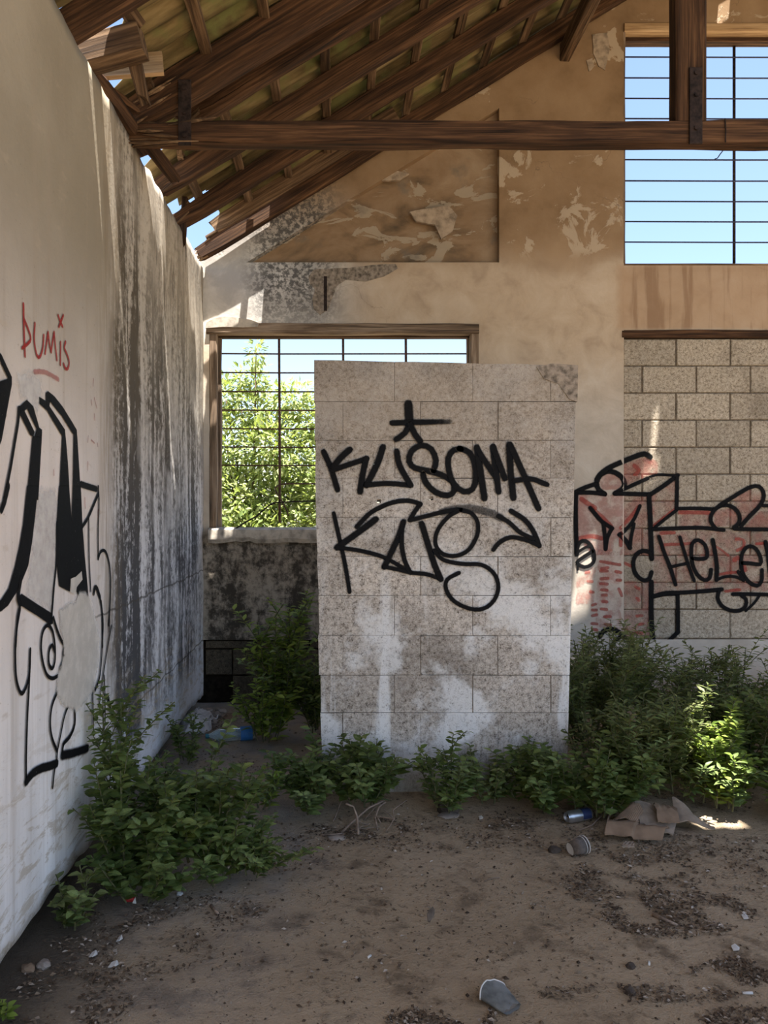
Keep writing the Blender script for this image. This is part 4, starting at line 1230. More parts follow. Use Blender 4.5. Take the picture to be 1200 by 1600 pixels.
def plant(name, label, base, n_stem, hgt, spread, leaf, dens, mat, seed, cat='weed', group=None, lean=(0,0), big=0, detail=2, wide=.55, stemr=.004, branch=3, basespread=.06, outside=False):
    r = random.Random(seed)
    leaf *= 1.14; dens *= 1.5; branch += 2
    root = empty(name, base)
    B = Vector(base)
    Pb, D, Nn, L, W = [], [], [], [], []
    for s_ in range(n_stem):
        a = r.uniform(0, 2*math.pi); sp = r.uniform(.15, 1)*spread
        h = hgt*r.uniform(.55, 1.0)*(1-.35*sp/max(spread, .01)*r.random())
        p = B + Vector((math.cos(a)*basespread*r.random(), math.sin(a)*basespread*r.random(), -.01))
        end = B + Vector((math.cos(a)*sp+lean[0], math.sin(a)*sp+lean[1], h))
        def path(b0, e0, n):
            m = b0.lerp(e0, .5) + Vector((r.uniform(-.1, .1), r.uniform(-.1, .1), .18))*(e0-b0).length*.6
            return [(b0*(1-t)**2 + m*2*t*(1-t) + e0*t*t) for t in [k/n for k in range(n+1)]]
        main = path(p, end, 8)
        twigs = [main]
        for b_ in range(branch):
            k = r.randint(2, 6); d = (main[k+1]-main[k]).normalized()
            o = Vector((r.uniform(-1, 1), r.uniform(-1, 1), r.uniform(.1, .8))).normalized()
            e = main[k] + (d*.5+o*.8)*h*r.uniform(.25, .5)
            if e.z < B.z+.03: e.z = B.z+.05
            twigs.append(path(main[k], e, 5))
        ok = [q for q in main if outside or free(q)]
        parts_ = []
        if len(ok) > 2:
            parts_.append(tubeVF(ok, [stemr*(1-.6*i/len(ok)) for i in range(len(ok))], 5))
        for tw in twigs[1:]:
            q = [w for w in tw if outside or free(w)]
            if len(q) > 2: parts_.append(tubeVF(q, [stemr*.5]*len(q), 4))
        if parts_:
            V, Fc = merge(parts_); mk('stem', V, Fc, M['stem'], root)
        for ti, tw in enumerate(twigs):
            ln = sum((tw[i+1]-tw[i]).length for i in range(len(tw)-1))
            m = max(3, int(ln*dens))
            for k in range(m):
                t = (.12 if ti else .18) + (.88 if ti else .82)*(k+r.random()*.6)/m
                f = t*(len(tw)-1); i = min(int(f), len(tw)-2)
                q = tw[i].lerp(tw[i+1], min(1, f-i)); d = (tw[i+1]-tw[i]).normalized()
                az = k*2.4+r.uniform(-.4, .4)
                o = Vector((math.cos(az), math.sin(az), r.uniform(-.15, .55)))
                dd = (o+d*.35).normalized()
                l = leaf*r.uniform(.55, 1.15)*(1-.35*t)
                tip = q+dd*l
                if not outside and not (free(q) and free(tip)): continue
                Pb.append(q); D.append(dd); Nn.append(Vector((r.uniform(-.35, .35), r.uniform(-.5, .2), 1)))
                L.append(l); W.append(l*wide*r.uniform(.85, 1.15))
    if not Pb: return root
    idx = list(range(len(Pb)))
    if big:
        idx.sort(key=lambda i: Pb[i].y - L[i]*4)      # the nearest, largest leaves become single leaves
        for i in idx[:big]:
            o = bpy.data.objects.new('leaf', LEAFME); COL.objects.link(o); o.parent = root
            d = D[i].normalized(); s_ = d.cross(Nn[i]).normalized(); u = s_.cross(d)
            from mathutils import Matrix
            Mx = Matrix(((d.x, -s_.x, u.x), (d.y, -s_.y, u.y), (d.z, -s_.z, u.z)))
            o.location = Pb[i]-B; o.rotation_euler = Mx.to_euler(); o.scale = (L[i], L[i]*wide/.56, L[i])
        idx = idx[big:]
    if not idx: return tag(root, label, cat, group)
    g = lambda A: np.array([tuple(A[i]) for i in idx])
    V, Fc, R = leafVF(g(Pb), g(D), g(Nn), np.array([L[i] for i in idx]), np.array([W[i] for i in idx]), detail=detail)
    mk('foliage', V, Fc, M[mat], root, attr={'rnd': R}, kind='stuff')
    return tag(root, label, cat, group)

def gp(px, py):
    x, y, z = GR(px, py); return (x, y, fl_z(x, y))
# weeds along the left wall
plant('weed', 'tall slender weed climbing up the white graffiti wall', (-.90, 2.98, 0), 4, .80, .07, .052, 75, 'leaf_weed', 1, big=40, wide=.5, branch=4)
plant('weed', 'broad-leaved green weed clump at the foot of the graffiti wall', (-.76, 2.88, 0), 12, .50, .27, .062, 60, 'leaf_weed', 2, big=90, wide=.62)
plant('weed', 'leafy green weed in the middle of the left-hand clump', (-.54, 3.02, 0), 12, .46, .26, .058, 60, 'leaf_weed', 3, big=80, wide=.6)
plant('weed', 'low weed trailing onto the dirt at the right of the left-hand clump', (-.33, 3.00, 0), 12, .20, .24, .046, 60, 'leaf_weed', 4, big=50, wide=.45, lean=(.05, 0))
plant('weed', 'dark low weed in front of the left-hand clump near the red scrap', (-.72, 2.80, 0), 10, .24, .20, .058, 55, 'leaf_weed', 5, big=60, wide=.7)
plant('weed', 'mid-height leafy weed between the left-hand clump and the trailing one', (-.44, 2.94, 0), 9, .30, .22, .052, 60, 'leaf_weed', 10, big=60, wide=.55)
plant('weed', 'sparse weed in the shaded gap under the left wall', (-.89, 2.62, 0), 4, .20, .10, .05, 55, 'leaf_dark', 6, big=20, wide=.6)
plant('weed', 'thin weed beside the stained wall, behind the left-hand clump', (-.80, 3.60, 0), 5, .28, .15, .045, 55, 'leaf_weed', 7, wide=.5)
plant('weed', 'small weed at the stained wall near the white rag', (-.86, 4.30, 0), 5, .28, .12, .05, 55, 'leaf_weed', 8, wide=.5)
plant('weed', 'tiny sprig in the bottom left corner of the picture', (-.93, 2.14, 0), 3, .06, .05, .035, 60, 'leaf_bright', 9, wide=.6, branch=1)
# shrub between partition and window
plant('shrub', 'upright bright green shrub in the corner under the low window', (-.38, 4.85, 0), 9, .82, .24, .085, 42, 'leaf_bright', 11, cat='shrub', big=60, wide=.42, stemr=.006)
plant('shrub', 'darker shrub half hidden behind the left edge of the partition', (-.12, 4.75, 0), 8, .60, .26, .075, 42, 'leaf_weed', 12, cat='shrub', wide=.45)
plant('shrub', 'lower shrub beside the plastic bottle', (-.44, 4.60, 0), 7, .42, .20, .07, 45, 'leaf_bright', 13, cat='shrub', wide=.45)
# low plants in front of the partition
plant('weed', 'low bushy weed at the left foot of the block partition', (-.14, 3.60, 0), 13, .30, .26, .062, 62, 'leaf_weed', 21, big=80, wide=.6)
plant('weed', 'rounded leafy weed against the partition below the sprayed letter K', (.13, 3.66, 0), 13, .36, .24, .062, 62, 'leaf_weed', 22, big=80, wide=.62)
plant('weed', 'small bright sprout at the outer left of the partition weeds', (-.37, 3.62, 0), 4, .20, .10, .06, 55, 'leaf_bright', 23, big=20, wide=.35)
plant('weed', 'drooping blue-green weed at the middle of the partition foot', (.52, 3.62, 0), 9, .36, .16, .060, 52, 'leaf_weed', 24, big=50, wide=.5)
plant('weed', 'reddish-tinged low weed at the partition foot beside the dark clod', (.74, 3.72, 0), 8, .26, .14, .045, 60, 'leaf_dark', 25, big=30, wide=.6)
# thicket at the right
TH = [(1.00,3.68,.34,.26,'leaf_weed','low broad-leaved weed at the right foot of the partition',.058,60,.6),
      (1.22,3.60,.36,.28,'leaf_weed','leafy weed right above the silver can',.058,60,.6),
      (1.42,3.78,.62,.30,'leaf_dark','tall feathery weed right of the partition',.06,55,.33),
      (1.66,3.78,.50,.28,'leaf_dark','dark weed behind the cardboard',.06,55,.36),
      (1.40,4.35,.95,.34,'leaf_dark','tallest dark weed behind the partition edge by the sunlit wall strip',.062,50,.34),
      (1.85,4.45,.92,.36,'leaf_dark','tall straggly weed below the red figure',.06,46,.34),
      (2.25,4.50,.80,.36,'leaf_dark','straggly weed below the black lettering on the infill',.056,46,.36),
      (2.62,4.40,.72,.34,'leaf_dark','bushy weed at the right edge of the picture by the infill wall',.058,48,.4),
      (2.10,3.95,.56,.30,'leaf_weed','weed just behind the sunlit spot',.06,52,.45),
      (1.83,3.66,.42,.15,'leaf_bright','weed caught in the bright patch of sun',.062,60,.5),
      (2.42,3.85,.56,.32,'leaf_weed','large-leaved weed right of the sunlit spot',.066,52,.42),
      (2.16,3.52,.30,.20,'leaf_weed','low weed with long leaves at the right end of the thicket',.075,50,.4),
      (2.75,3.75,.62,.34,'leaf_dark','weed beyond the right edge of the picture',.06,46,.42),
      (1.62,4.85,.85,.30,'leaf_dark','weed standing against the pier of the back wall',.058,46,.36),
      (2.95,4.75,.62,.34,'leaf_dark','weed at the foot of the infill wall, far right',.056,44,.36)]
for i, (x, y, h, sp, mt, lab, lf, dn, wd_) in enumerate(TH):
    plant('weed', lab, (x, y, fl_z(x, y)), 15, h*(.86 if y > 4 else 1.0), sp*1.08, lf, dn*1.1, mt, 40+i, wide=wd_, big=(60 if y < 3.85 else 0), group='weeds of the thicket on the right', branch=4, basespread=.12)

# tree outside the low window
def tree(name, label, base, blobs, n, leaf, mat, seed):
    r = random.Random(seed); root = empty(name, base)
    B = Vector(base)
    parts_ = []
    for (cx, cy, cz, rx, rz) in blobs:
        c = Vector((cx, cy, cz))
        parts_.append(tubeVF([B, B.lerp(c, .5)+Vector((r.uniform(-.1,.1), 0, .1)), c], [.04, .02, .004], 6))
        V, Fc = parts_[-1]
        mk('branch', V, Fc, M['bark'], root, smooth=True)
    vol = [(bb[3]*bb[3]*bb[4])**.72 for bb in blobs]; tot = sum(vol)
    Pb, D, Nn, L = [], [], [], []
    for bb, v in zip(blobs, vol):
        for k in range(int(n*v/tot)):
            d = Vector((r.gauss(0,1), r.gauss(0,1), r.gauss(0,1))).normalized()
            q = r.random()**.45
            wob = 1+.28*n3(d.x*2.5+bb[0], d.y*2.5, d.z*2.5+seed)
            p = Vector((bb[0]+d.x*bb[3]*q*wob, bb[1]+d.y*bb[3]*q*wob, bb[2]+d.z*bb[4]*q*wob))
            if p.z < .02 or p.y < YB+.45: continue
            Pb.append(p); D.append((d+Vector((r.uniform(-.8,.8), r.uniform(-.8,.8), r.uniform(-.6,.9)))).normalized())
            Nn.append(Vector((r.uniform(-.6,.6), -.45+r.uniform(-.5,.5), 1))); L.append(leaf*r.uniform(.6, 1.25))
    L = np.array(L)
    V, Fc, R = leafVF(np.array([tuple(p) for p in Pb]), np.array([tuple(p) for p in D]), np.array([tuple(p) for p in Nn]), L, L*.45, detail=1)
    mk('foliage', V, Fc, M[mat], root, attr={'rnd': R}, kind='stuff')
    return tag(root, label, 'tree')
TY = 8.6
def tp(px, py, y=TY): x, yy, z = PX(px, py, y); return x, yy, z
blobs = []
for px, py, rx, rz in [(402,555,.10,.22),(398,590,.14,.24),(372,590,.12,.18),(352,620,.22,.25),(400,640,.34,.34),(455,625,.26,.22),(480,660,.24,.30),(430,700,.42,.40),(355,700,.34,.45),(470,740,.42,.42),(380,780,.5,.45),(450,810,.5,.5),(330,800,.5,.6),(505,790,.4,.5),(400,860,.6,.5)]:
    x, y, z = tp(px, py); blobs.append((x, y+rnd.uniform(-.2, .3), z, rx, rz))
tree('tree', 'sunlit bright green bushy tree outside the barred low window', (-.9, TY+.2, 0), blobs, 15000, .085, 'leaf_tree', 3)

# ------------------------------------------------------------------ litter on the floor
def lathe(prof, p0, p1, ns=24, closed=(True, True)):
    """prof: (t along axis in m, radius); axis from p0 towards p1"""
    p0, p1 = Vector(p0), Vector(p1); d = (p1-p0).normalized()
    up = Vector((0,0,1)) if abs(d.z) < .95 else Vector((1,0,0))
    s_ = d.cross(up).normalized(); u = s_.cross(d)
    V, Fc = [], []
    for t, r in prof:
        for k in range(ns):
            a = 2*math.pi*k/ns
            V.append(tuple(p0+d*t+(s_*math.cos(a)+u*math.sin(a))*r))
    for i in range(len(prof)-1):
        for k in range(ns):
            Fc.append((i*ns+k, i*ns+(k+1) % ns, (i+1)*ns+(k+1) % ns, (i+1)*ns+k))
    if closed[0]: Fc.append(tuple(range(ns-1, -1, -1)))
    if closed[1]: Fc.append(tuple((len(prof)-1)*ns+k for k in range(ns)))
    return V, Fc
M['alu'] = mat_simple('aluminium', (.55,.56,.58), .35, .1, 20, .9, .5, .1)
M['blue_print'] = mat_simple('dark_blue_print', (.03,.045,.12), .45, .1, 20, .2, .5, .1)
M['paper_white'] = mat_simple('paper_white', (.56,.54,.51), .85, .12, 25)
M['paper_brown'] = mat_simple('printed_paper_brown', (.16,.13,.11), .75, .3, 30)
M['cup_grey'] = mat_simple('dusty_grey_cup', (.15,.155,.15), .75, .3, 18, 0, .3, .3)
M['card'] = mat_simple('cardboard', (.22,.15,.10), .95, .18, 14, 0, .1, .3)
M['card_pale'] = mat_simple('worn_cardboard', (.29,.225,.17), .95, .2, 12, 0, .1, .3)
M['stone'] = mat_simple('stone', (.30,.25,.21), .95, .25, 14, 0, .1, .6)
M['clod'] = mat_simple('earth_clod', (.075,.06,.05), .97, .3, 20, 0, .05, .8)
M['rag'] = mat_simple('white_rag', (.55,.54,.53), .9, .2, 18, 0, .1, .4)
M['red'] = mat_simple('red_plastic', (.42,.03,.03), .5, .15, 20)
def m_bottle():
    b = NB('dusty_clear_plastic')
    return b.done(b.bsdf((.60,.75,.78), .22, None, 0, .5, Transmission_Weight=.75, IOR=1.3))
M['pet'] = m_bottle()
M['cap'] = mat_simple('teal_cap', (.03,.16,.20), .5, .1, 20)
M['blue_label'] = mat_simple('blue_label', (.05,.20,.50), .5, .12, 20)

# silver drink can
r_ = .027
p0 = Vector(GR(885, 1283)); p0.z = fl_z(p0.x, p0.y)+r_+.002
ax = Vector((.93, .36, 0)).normalized(); p1 = p0+ax*.135
can = empty('drink_can', (p0.x+ax.x*.067, p0.y+ax.y*.067, p0.z-r_))
V, Fc = lathe([(0, r_*.80), (.004, r_*.84), (.006, r_*.82), (.018, r_), (.122, r_), (.132, r_*.86), (.135, r_*.80)], p0, p1, 28, (False, True)); mk('can_body', V, Fc, M['alu'], can, smooth=True)
V, Fc = lathe([(.0065, r_*.80), (.0066, .001)], p0, p1, 28, (False, True)); mk('lid', V, Fc, M['alu'], can)
V, Fc = tubeVF([p0+ax*.005+Vector((0,0,.004)), p0+ax*.004+Vector((.002,-.006,.010)), p0+ax*.0055+Vector((0,-.001,.016))], .003, 6); mk('pull_tab', V, Fc, M['iron'], can)
V, Fc = lathe([(.075, r_+.0004), (.122, r_+.0004)], p0, p1, 28, (False, False))
Fc = [f for f in Fc if sum(V[i][2] for i in f)/4 > p0.z-.012]
mk('printed_panel', V, Fc, M['blue_print'], can, label=None) if False else mk('printed_panel', V, Fc, M['blue_print'], can)
tag(can, 'silver aluminium can with dark blue print lying under the weeds', 'can')
# small paper cup beside it
p0 = Vector(GR(890, 1333)); p0.z = fl_z(p0.x, p0.y)+.029
ax = Vector((.90, .36, .10)).normalized(); p1 = p0+ax*.08
cup = empty('paper_cup', (p0.x, p0.y, p0.z-.029))
V, Fc = lathe([(.004, .0245), (.0, .0255), (.075, .036), (.074, .0345), (.005, .0235)], p0, p1, 28, (False, False)); mk('cup_wall', V, Fc, M['paper_brown'], cup, smooth=True)
V, Fc = lathe([(.003, .0248), (.0031, .0005)], p0, p1, 28, (False, True)); mk('cup_base', V, Fc, M['paper_white'], cup)
pr = p0+ax*.076
V, Fc = [], []
N_ = 30
up = Vector((0,0,1)); s_ = ax.cross(up).normalized(); u_ = s_.cross(ax)
ring = [pr+(s_*math.cos(2*math.pi*k/N_)+u_*math.sin(2*math.pi*k/N_))*.0365 for k in range(N_+1)]
V, Fc = tubeVF(ring, .0022, 6, False); mk('rim', V, Fc, M['paper_white'], cup, smooth=True)
pr2 = p0+ax*.064
ring = [pr2+(s_*math.cos(2*math.pi*k/N_)+u_*math.sin(2*math.pi*k/N_))*.0352 for k in range(N_+1)]
V, Fc = tubeVF(ring, .0016, 6, False); mk('printed_band', V, Fc, M['paper_white'], cup, smooth=True)
tag(cup, 'small printed paper cup lying with its pale base towards the viewer', 'paper cup')
# flattened grey cup in the foreground
c0 = Vector(GR(786, 1572)); c0.z = fl_z(c0.x, c0.y)
fc_ = empty('crushed_cup', c0)
import bmesh
def flat_cup():
    # half-flattened cone wall lying on its side: rim to the upper left, foot to the lower right
    ax = Vector((.55, -.83, 0)).normalized(); sd = Vector((.83, .55, 0)).normalized()
    nu, nv = 24, 8
    V, Fc = [], []
    rim = []
    for j in range(nv+1):
        t = j/nv
        hw = .050*(1-t)+.033*t
        hh = .019*(1-t)+.010*t
        for i in range(nu):
            a = 2*math.pi*i/nu
            bow = .020*(1-t)*math.cos(a*1.0)**2
            q = c0+Vector((-.022, .040, 0)) + ax*(t*.078 - .024*(1-t)*(1-abs(math.cos(a))**2)) + sd*hw*math.cos(a) + Vector((0,0,1))*(hh*1.05+.002+hh*math.sin(a) + .004*n3(i*.9, j*.9, 3))
            if j == nv: q += ax*.008*n3(i*1.7, 3, 3)
            V.append(tuple(q))
            if j == 0: rim.append(q)
    for j in range(nv):
        for i in range(nu):
            Fc.append((j*nu+i, j*nu+(i+1) % nu, (j+1)*nu+(i+1) % nu, (j+1)*nu+i))
    mk('cup_wall', V, Fc, M['cup_grey'], fc_, smooth=True)
    v, f = tubeVF(rim+[rim[0]], .0022, 6, False); mk('rim', v, f, M['paper_white'], fc_, smooth=True)
    b0 = nv*nu
    pts = [Vector(V[b0+i])-ax*.010 for i in range(nu)]
    mk('cup_base', [tuple(p) for p in pts], [tuple(range(nu))], M['paper_brown'], fc_)
flat_cup()
tag(fc_, 'half-flattened grey paper cup with torn foot in the foreground', 'paper cup')

# cardboard
def cardboard(name, label, quad, fz, mat, nx=26, ny=14, th=.005, flute=False, parent=None):
    """quad: 4 ground points (px,py) near-left, near-right, far-right, far-left; fz(u,v) height"""
    q = [Vector(GR(*p)) for p in quad]
    V = []
    for s_ in (0, 1):
        for j in range(ny+1):
            v = j/ny
            for i in range(nx+1):
                u = i/nx
                p = (q[0]*(1-u)+q[1]*u)*(1-v)+(q[3]*(1-u)+q[2]*u)*v
                jj = .006*n3(u*5, v*5, len(name)+quad[0][0])
                z = fz(u, v)+jj+.012
                if flute: z += .0016*math.cos(u*nx*math.pi)
                p = p+Vector((jj, jj*1.5, z-th*s_))
                V.append(tuple(p))
    m = nx+1; off = m*(ny+1); Fc = []
    for j in range(ny):
        for i in range(nx):
            a = j*m+i
            Fc.append((a, a+1, a+m+1, a+m)); b0 = a+off
            Fc.append((b0, b0+m, b0+m+1, b0+1))
    rimL = [i for i in range(m)] + [j*m+nx for j in range(1, ny+1)] + [ny*m+i for i in range(nx-1, -1, -1)] + [j*m for j in range(ny-1, 0, -1)]
    for k in range(len(rimL)):
        a, b_ = rimL[k], rimL[(k+1) % len(rimL)]
        Fc.append((a, a+off, b_+off, b_))
    o = mk(name, V, Fc, M[mat], parent)
    if label: tag(o, label, 'cardboard')
    return o
cardboard('cardboard_piece', 'folded brown cardboard piece lying at the front of the cardboard heap', [(945,1312),(1035,1316),(1050,1298),(955,1292)], lambda u, v: .035*math.sin(math.pi*min(1, v*1.15))+.012*(u < .5), 'card')
cardboard('cardboard_piece', 'curled ribbed cardboard flap standing at the left of the heap', [(952,1296),(1000,1300),(1010,1290),(975,1284)], lambda u, v: .085*math.sin(math.pi*(.12+.75*u))*(.55+.45*v), 'card', nx=40, flute=True)
cardboard('cardboard_piece', 'pale worn cardboard sheet in the middle of the heap', [(1000,1300),(1052,1308),(1060,1286),(990,1280)], lambda u, v: .055*(1-u)*(.5+.5*v)+.03*v, 'card_pale')
cardboard('cardboard_piece', 'brown crumpled cardboard flap over the pale sheet', [(1028,1302),(1062,1303),(1056,1284),(1020,1282)], lambda u, v: .04+.045*math.sin(math.pi*v*.8)*(1-.5*u), 'card')
cardboard('cardboard_piece', 'flat tilted cardboard sheet at the right of the heap near the sun patch', [(1056,1296),(1118,1302),(1092,1286),(1050,1278)], lambda u, v: .02+.065*(1-u)*v+.012*math.sin(u*5), 'card_pale')
cardboard('cardboard_piece', 'dark crumpled cardboard lump behind the heap under the weeds', [(980,1281),(1010,1283),(1008,1274),(984,1272)], lambda u, v: .075*math.sin(math.pi*u)*math.sin(math.pi*min(1, v+.2)), 'card')
cardboard('cardboard_piece', 'small torn cardboard scrap in front of the heap', [(972,1328),(992,1329),(990,1321),(976,1320)], lambda u, v: .004, 'card_pale', 8, 5)

# stones, clods and scraps
def rock(name, label, px, py, sx, sy, sz, mat, seed, cat='stone', rz=0.0, group=None):
    x, y, z = GR(px, py); z = fl_z(x, y)
    bm = bmesh.new(); bmesh.ops.create_icosphere(bm, subdivisions=2, radius=1)
    V = []
    for v in bm.verts:
        c = v.co; k = 1+.35*n3(c.x*1.4+seed, c.y*1.4, c.z*1.4)
        X_, Y_ = c.x*sx*k, c.y*sy*k
        V.append((x+X_*math.cos(rz)-Y_*math.sin(rz), y+X_*math.sin(rz)+Y_*math.cos(rz), z+sz*.6+c.z*sz*k))
    Fc = [tuple(v.index for v in f.verts) for f in bm.faces]
    bm.free()
    return tag(mk(name, V, Fc, M[mat]), label, cat, group)
rock('stone', 'flat pale stone in front of the dry root tangle', 525, 1305, .040, .022, .010, 'stone', 1)
rock('stone', 'rounded stone at the left wall foot, right one of two', 68, 1508, .022, .020, .014, 'stone', 2)
rock('stone', 'brown stone at the left wall foot, left one of two', 44, 1514, .024, .018, .012, 'card', 3)
rock('stone', 'flat earthy slab half sunk in the soil left of the can', 700, 1272, .05, .04, .008, 'stone', 4)
rock('stone', 'long flat stone beside the path by the stained wall', 296, 1206, .065, .022, .014, 'stone', 5, rz=.1)
rock('earth_clod', 'dark earth clod at the foot of the partition between the weeds', 700, 1265, .055, .035, .035, 'clod', 6, 'clod')
rock('earth_clod', 'small dark clod right of the crushed cup', 984, 1548, .016, .016, .013, 'clod', 7, 'clod')
rock('earth_clod', 'small round clod near the middle of the right foreground', 985, 1508, .014, .012, .010, 'clod', 8, 'clod')
rock('earth_clod', 'dry clod left of the small paper cup', 866, 1327, .028, .020, .016, 'clod', 9, 'clod')
for i, (px, py, s_, lab) in enumerate([(335,1118,.05,'pale rubble stone beside the white rag'),(345,1112,.045,'brown rubble stone behind the plastic bottle'),(332,1128,.04,'small rubble stone between rag and bottle'),(360,1122,.05,'reddish rubble stone under the corner shrub'),(322,1112,.05,'rubble stone in the corner below the wall hole')]):
    rock('rubble_stone', lab, px, py, s_, s_*.7, s_*.5, 'stone' if i != 3 else 'card', 20+i)
for i in range(18):
    rock('pebble', 'small pale pebble in the chalky soil beside the path', 345+rnd.uniform(-28, 28), 1225+rnd.uniform(-30, 40), *(lambda a: (a, a*.8, a*.55))(rnd.uniform(.005, .012)), 'rag', 40+i, 'pebble', group='pebbles beside the path')
rock('scrap', 'white crumb of plaster below the left-hand weeds', 281, 1393, .013, .010, .008, 'rag', 70, 'scrap')
# red and white wrapper
wr = empty('wrapper', GR(205, 1412))
x, y, z = GR(205, 1412)
V, Fc = merge([tubeVF([(x-.02, y, .012), (x, y+.006, .016), (x+.012, y+.002, .014)], [.006, .011, .008], 6)]); mk('wrapper_body', V, Fc, M['red'], wr)
V, Fc = merge([prism([(x+.006, .006), (x+.02, .004), (x+.016, .026)], y-.008, y-.004)]); mk('white_corner', V, Fc, M['paper_white'], wr)
tag(wr, 'crumpled red and white wrapper at the front of the left-hand weeds', 'wrapper')
# cigarette ends and paper scraps
for i, (px, py, l, a, lab) in enumerate([(1168,1547,.030,.0,'white cigarette end on the dirt at the right edge'), (1014,1502,.018,1.2,'short white cigarette end lying upright near the middle clods'), (577,1489,.016,.9,'tiny white paper roll in the middle of the bare dirt')]):
    x, y, z = GR(px, py); z = fl_z(x, y)+.004
    d = Vector((math.cos(a), math.sin(a), 0))*l/2
    V, Fc = tubeVF([Vector((x, y, z))-d, Vector((x, y, z))+d], .004, 8)
    tag(mk('cigarette_end', V, Fc, M['paper_white'], smooth=True), lab, 'cigarette end')
for i, (px, py, s_, lab) in enumerate([(178,1505,.016,'white paper scrap left of the foreground, nearest the wall'),(146,1490,.012,'white flake beside the left wall stones'),(187,1467,.009,'small white flake on the dirt below the left-hand weeds'),(1150,1480,.014,'folded white paper scrap at the right'),(1165,1430,.012,'white paper bit in the dry litter at the right'),(1028,1275,.012,'white bit beside the cardboard heap'),(985,1285,.012,'grey scrap left of the cardboard heap'),(752,1276,.010,'white chip near the weeds at the partition')]):
    x, y, z = GR(px, py); z = fl_z(x, y)+.004
    V = [(x-s_, y-.01, z), (x+s_*.2, y-.014, z+.004), (x+s_, y+.004, z+.002), (x+s_*.3, y+.016, z+.008), (x-s_*.7, y+.012, z+.003)]
    V += [(a, b_, c+.0015) for a, b_, c in V]
    Fc = [(0,4,3,2,1),(5,6,7,8,9)] + [(k, (k+1) % 5, (k+1) % 5+5, k+5) for k in range(5)]
    tag(mk('paper_scrap', V, Fc, M['paper_white']), lab, 'scrap')
# plastic bottle
p0 = Vector(GR(321, 1160)); p0.z = fl_z(p0.x, p0.y)+.045
ax = Vector((.97, .25, 0)).normalized(); p1 = p0+ax
bt = empty('plastic_bottle', (p0.x+.14, p0.y+.03, p0.z-.045))
V, Fc = lathe([(.018, .012), (.03, .014), (.055, .030), (.085, .041), (.13, .043), (.135, .040), (.14, .043), (.20, .043), (.205, .040), (.21, .043), (.29, .043), (.305, .036), (.300, .004)], p0, p1, 28, (True, True)); mk('bottle_body', V, Fc, M['pet'], bt, smooth=True)
V, Fc = lathe([(0, .013), (.002, .0145), (.02, .0145)], p0, p1, 20); mk('cap', V, Fc, M['cap'], bt)
V, Fc = lathe([(.212, .0436), (.285, .0436)], p0, p1, 28, (False, False)); mk('label_band', V, Fc, M['blue_label'], bt, smooth=True)
tag(bt, 'clear plastic bottle with blue label lying by the corner shrub', 'bottle')
# crumpled white rag in the corner
def rag():
    x0, y0, _ = GR(304, 1140)
    V, Fc = [], []; n = 26
    for s_ in (0, 1):
        for j in range(n+1):
            for i in range(n+1):
                u, v = i/n-.5, j/n-.5
                rr = math.hypot(u, v)
                z = .11*max(0, 1-rr*1.9)**.6*(1 if True else 0) + .035*abs(n3(u*9, v*9, 2)) + .02*n3(u*21, v*21, 4)
                V.append((x0+u*.20+.03*n3(u*5, v*5, 9), y0+.12+v*.42, max(.004, z)+fl_z(x0, y0)-.004*s_))
    m = n+1; off = m*m
    for j in range(n):
        for i in range(n):
            a = j*m+i; Fc.append((a, a+1, a+m+1, a+m)); Fc.append((a+off, a+off+m, a+off+m+1, a+off+1))
    rim = list(range(m)) + [j*m+n for j in range(1, m)] + [n*m+i for i in range(n-1, -1, -1)] + [j*m for j in range(n-1, 0, -1)]
    for k in range(len(rim)):
        a, b_ = rim[k], rim[(k+1) % len(rim)]; Fc.append((a, a+off, b_+off, b_))
    tag(mk('rag', V, Fc, M['rag'], smooth=True), 'crumpled white plastic rag at the foot of the stained wall', 'rag')
rag()

# twigs and dry leaf curls
def twig(label, pts, r, mat='twig', lift=.006, group=None):
    P3 = []
    for p in pts:
        x, y, z = GR(p[0], p[1]); P3.append((x, y, fl_z(x, y)+lift+(p[2] if len(p) > 2 else 0)))
    V, Fc = tubeVF(P3, [r*(1-.4*i/len(P3)) for i in range(len(P3))], 6)
    return tag(mk('twig', V, Fc, M[mat], smooth=True), label, 'twig', group)
twig('arched pale twig rising from the root tangle', [(560,1300),(558,1292,.06),(552,1290,.10),(540,1292,.12)], .006)
twig('long pale root slanting through the tangle under the partition weeds', [(533,1296),(550,1287,.02),(575,1277,.05),(600,1272,.07)], .006)
twig('curled pale root at the right of the tangle', [(590,1292),(586,1284,.03),(592,1278,.06),(602,1274,.07)], .005)
twig('thin root lying flat at the left of the tangle', [(503,1300),(520,1299),(537,1297)], .005)
for i in range(10):
    x_, y_ = rnd.uniform(520, 620), rnd.uniform(1276, 1304)
    twig('fine dry root in the tangle below the partition weeds', [(x_, y_), (x_+rnd.uniform(-20, 20), y_-4, rnd.uniform(0, .05)), (x_+rnd.uniform(-30, 30), y_-8, rnd.uniform(0, .07))], .0032, group='fine dry roots')
twig('bare arching stem left of the cardboard heap', [(944,1300),(950,1288,.03),(960,1276,.09),(972,1268,.13),(990,1262,.16)], .005)
twig('thin dry stick between can and cardboard', [(900,1297),(925,1290,.01),(947,1278,.04)], .0035)
twig('straight stick lying left of the cardboard', [(905,1306),(925,1306.5)], .0035)
twig('short stick in the litter at the right', [(1020,1425),(1040,1435),(1058,1443)], .007)
twig('pale straw at the right of the litter', [(1098,1446),(1110,1443),(1120,1444)], .003)
twig('thin twig beside the long flat stone', [(262,1190),(272,1196),(282,1204)], .004)
twig('bent twig at the foot of the stained wall', [(240,1195),(252,1185,.02),(268,1172,.05)], .004)
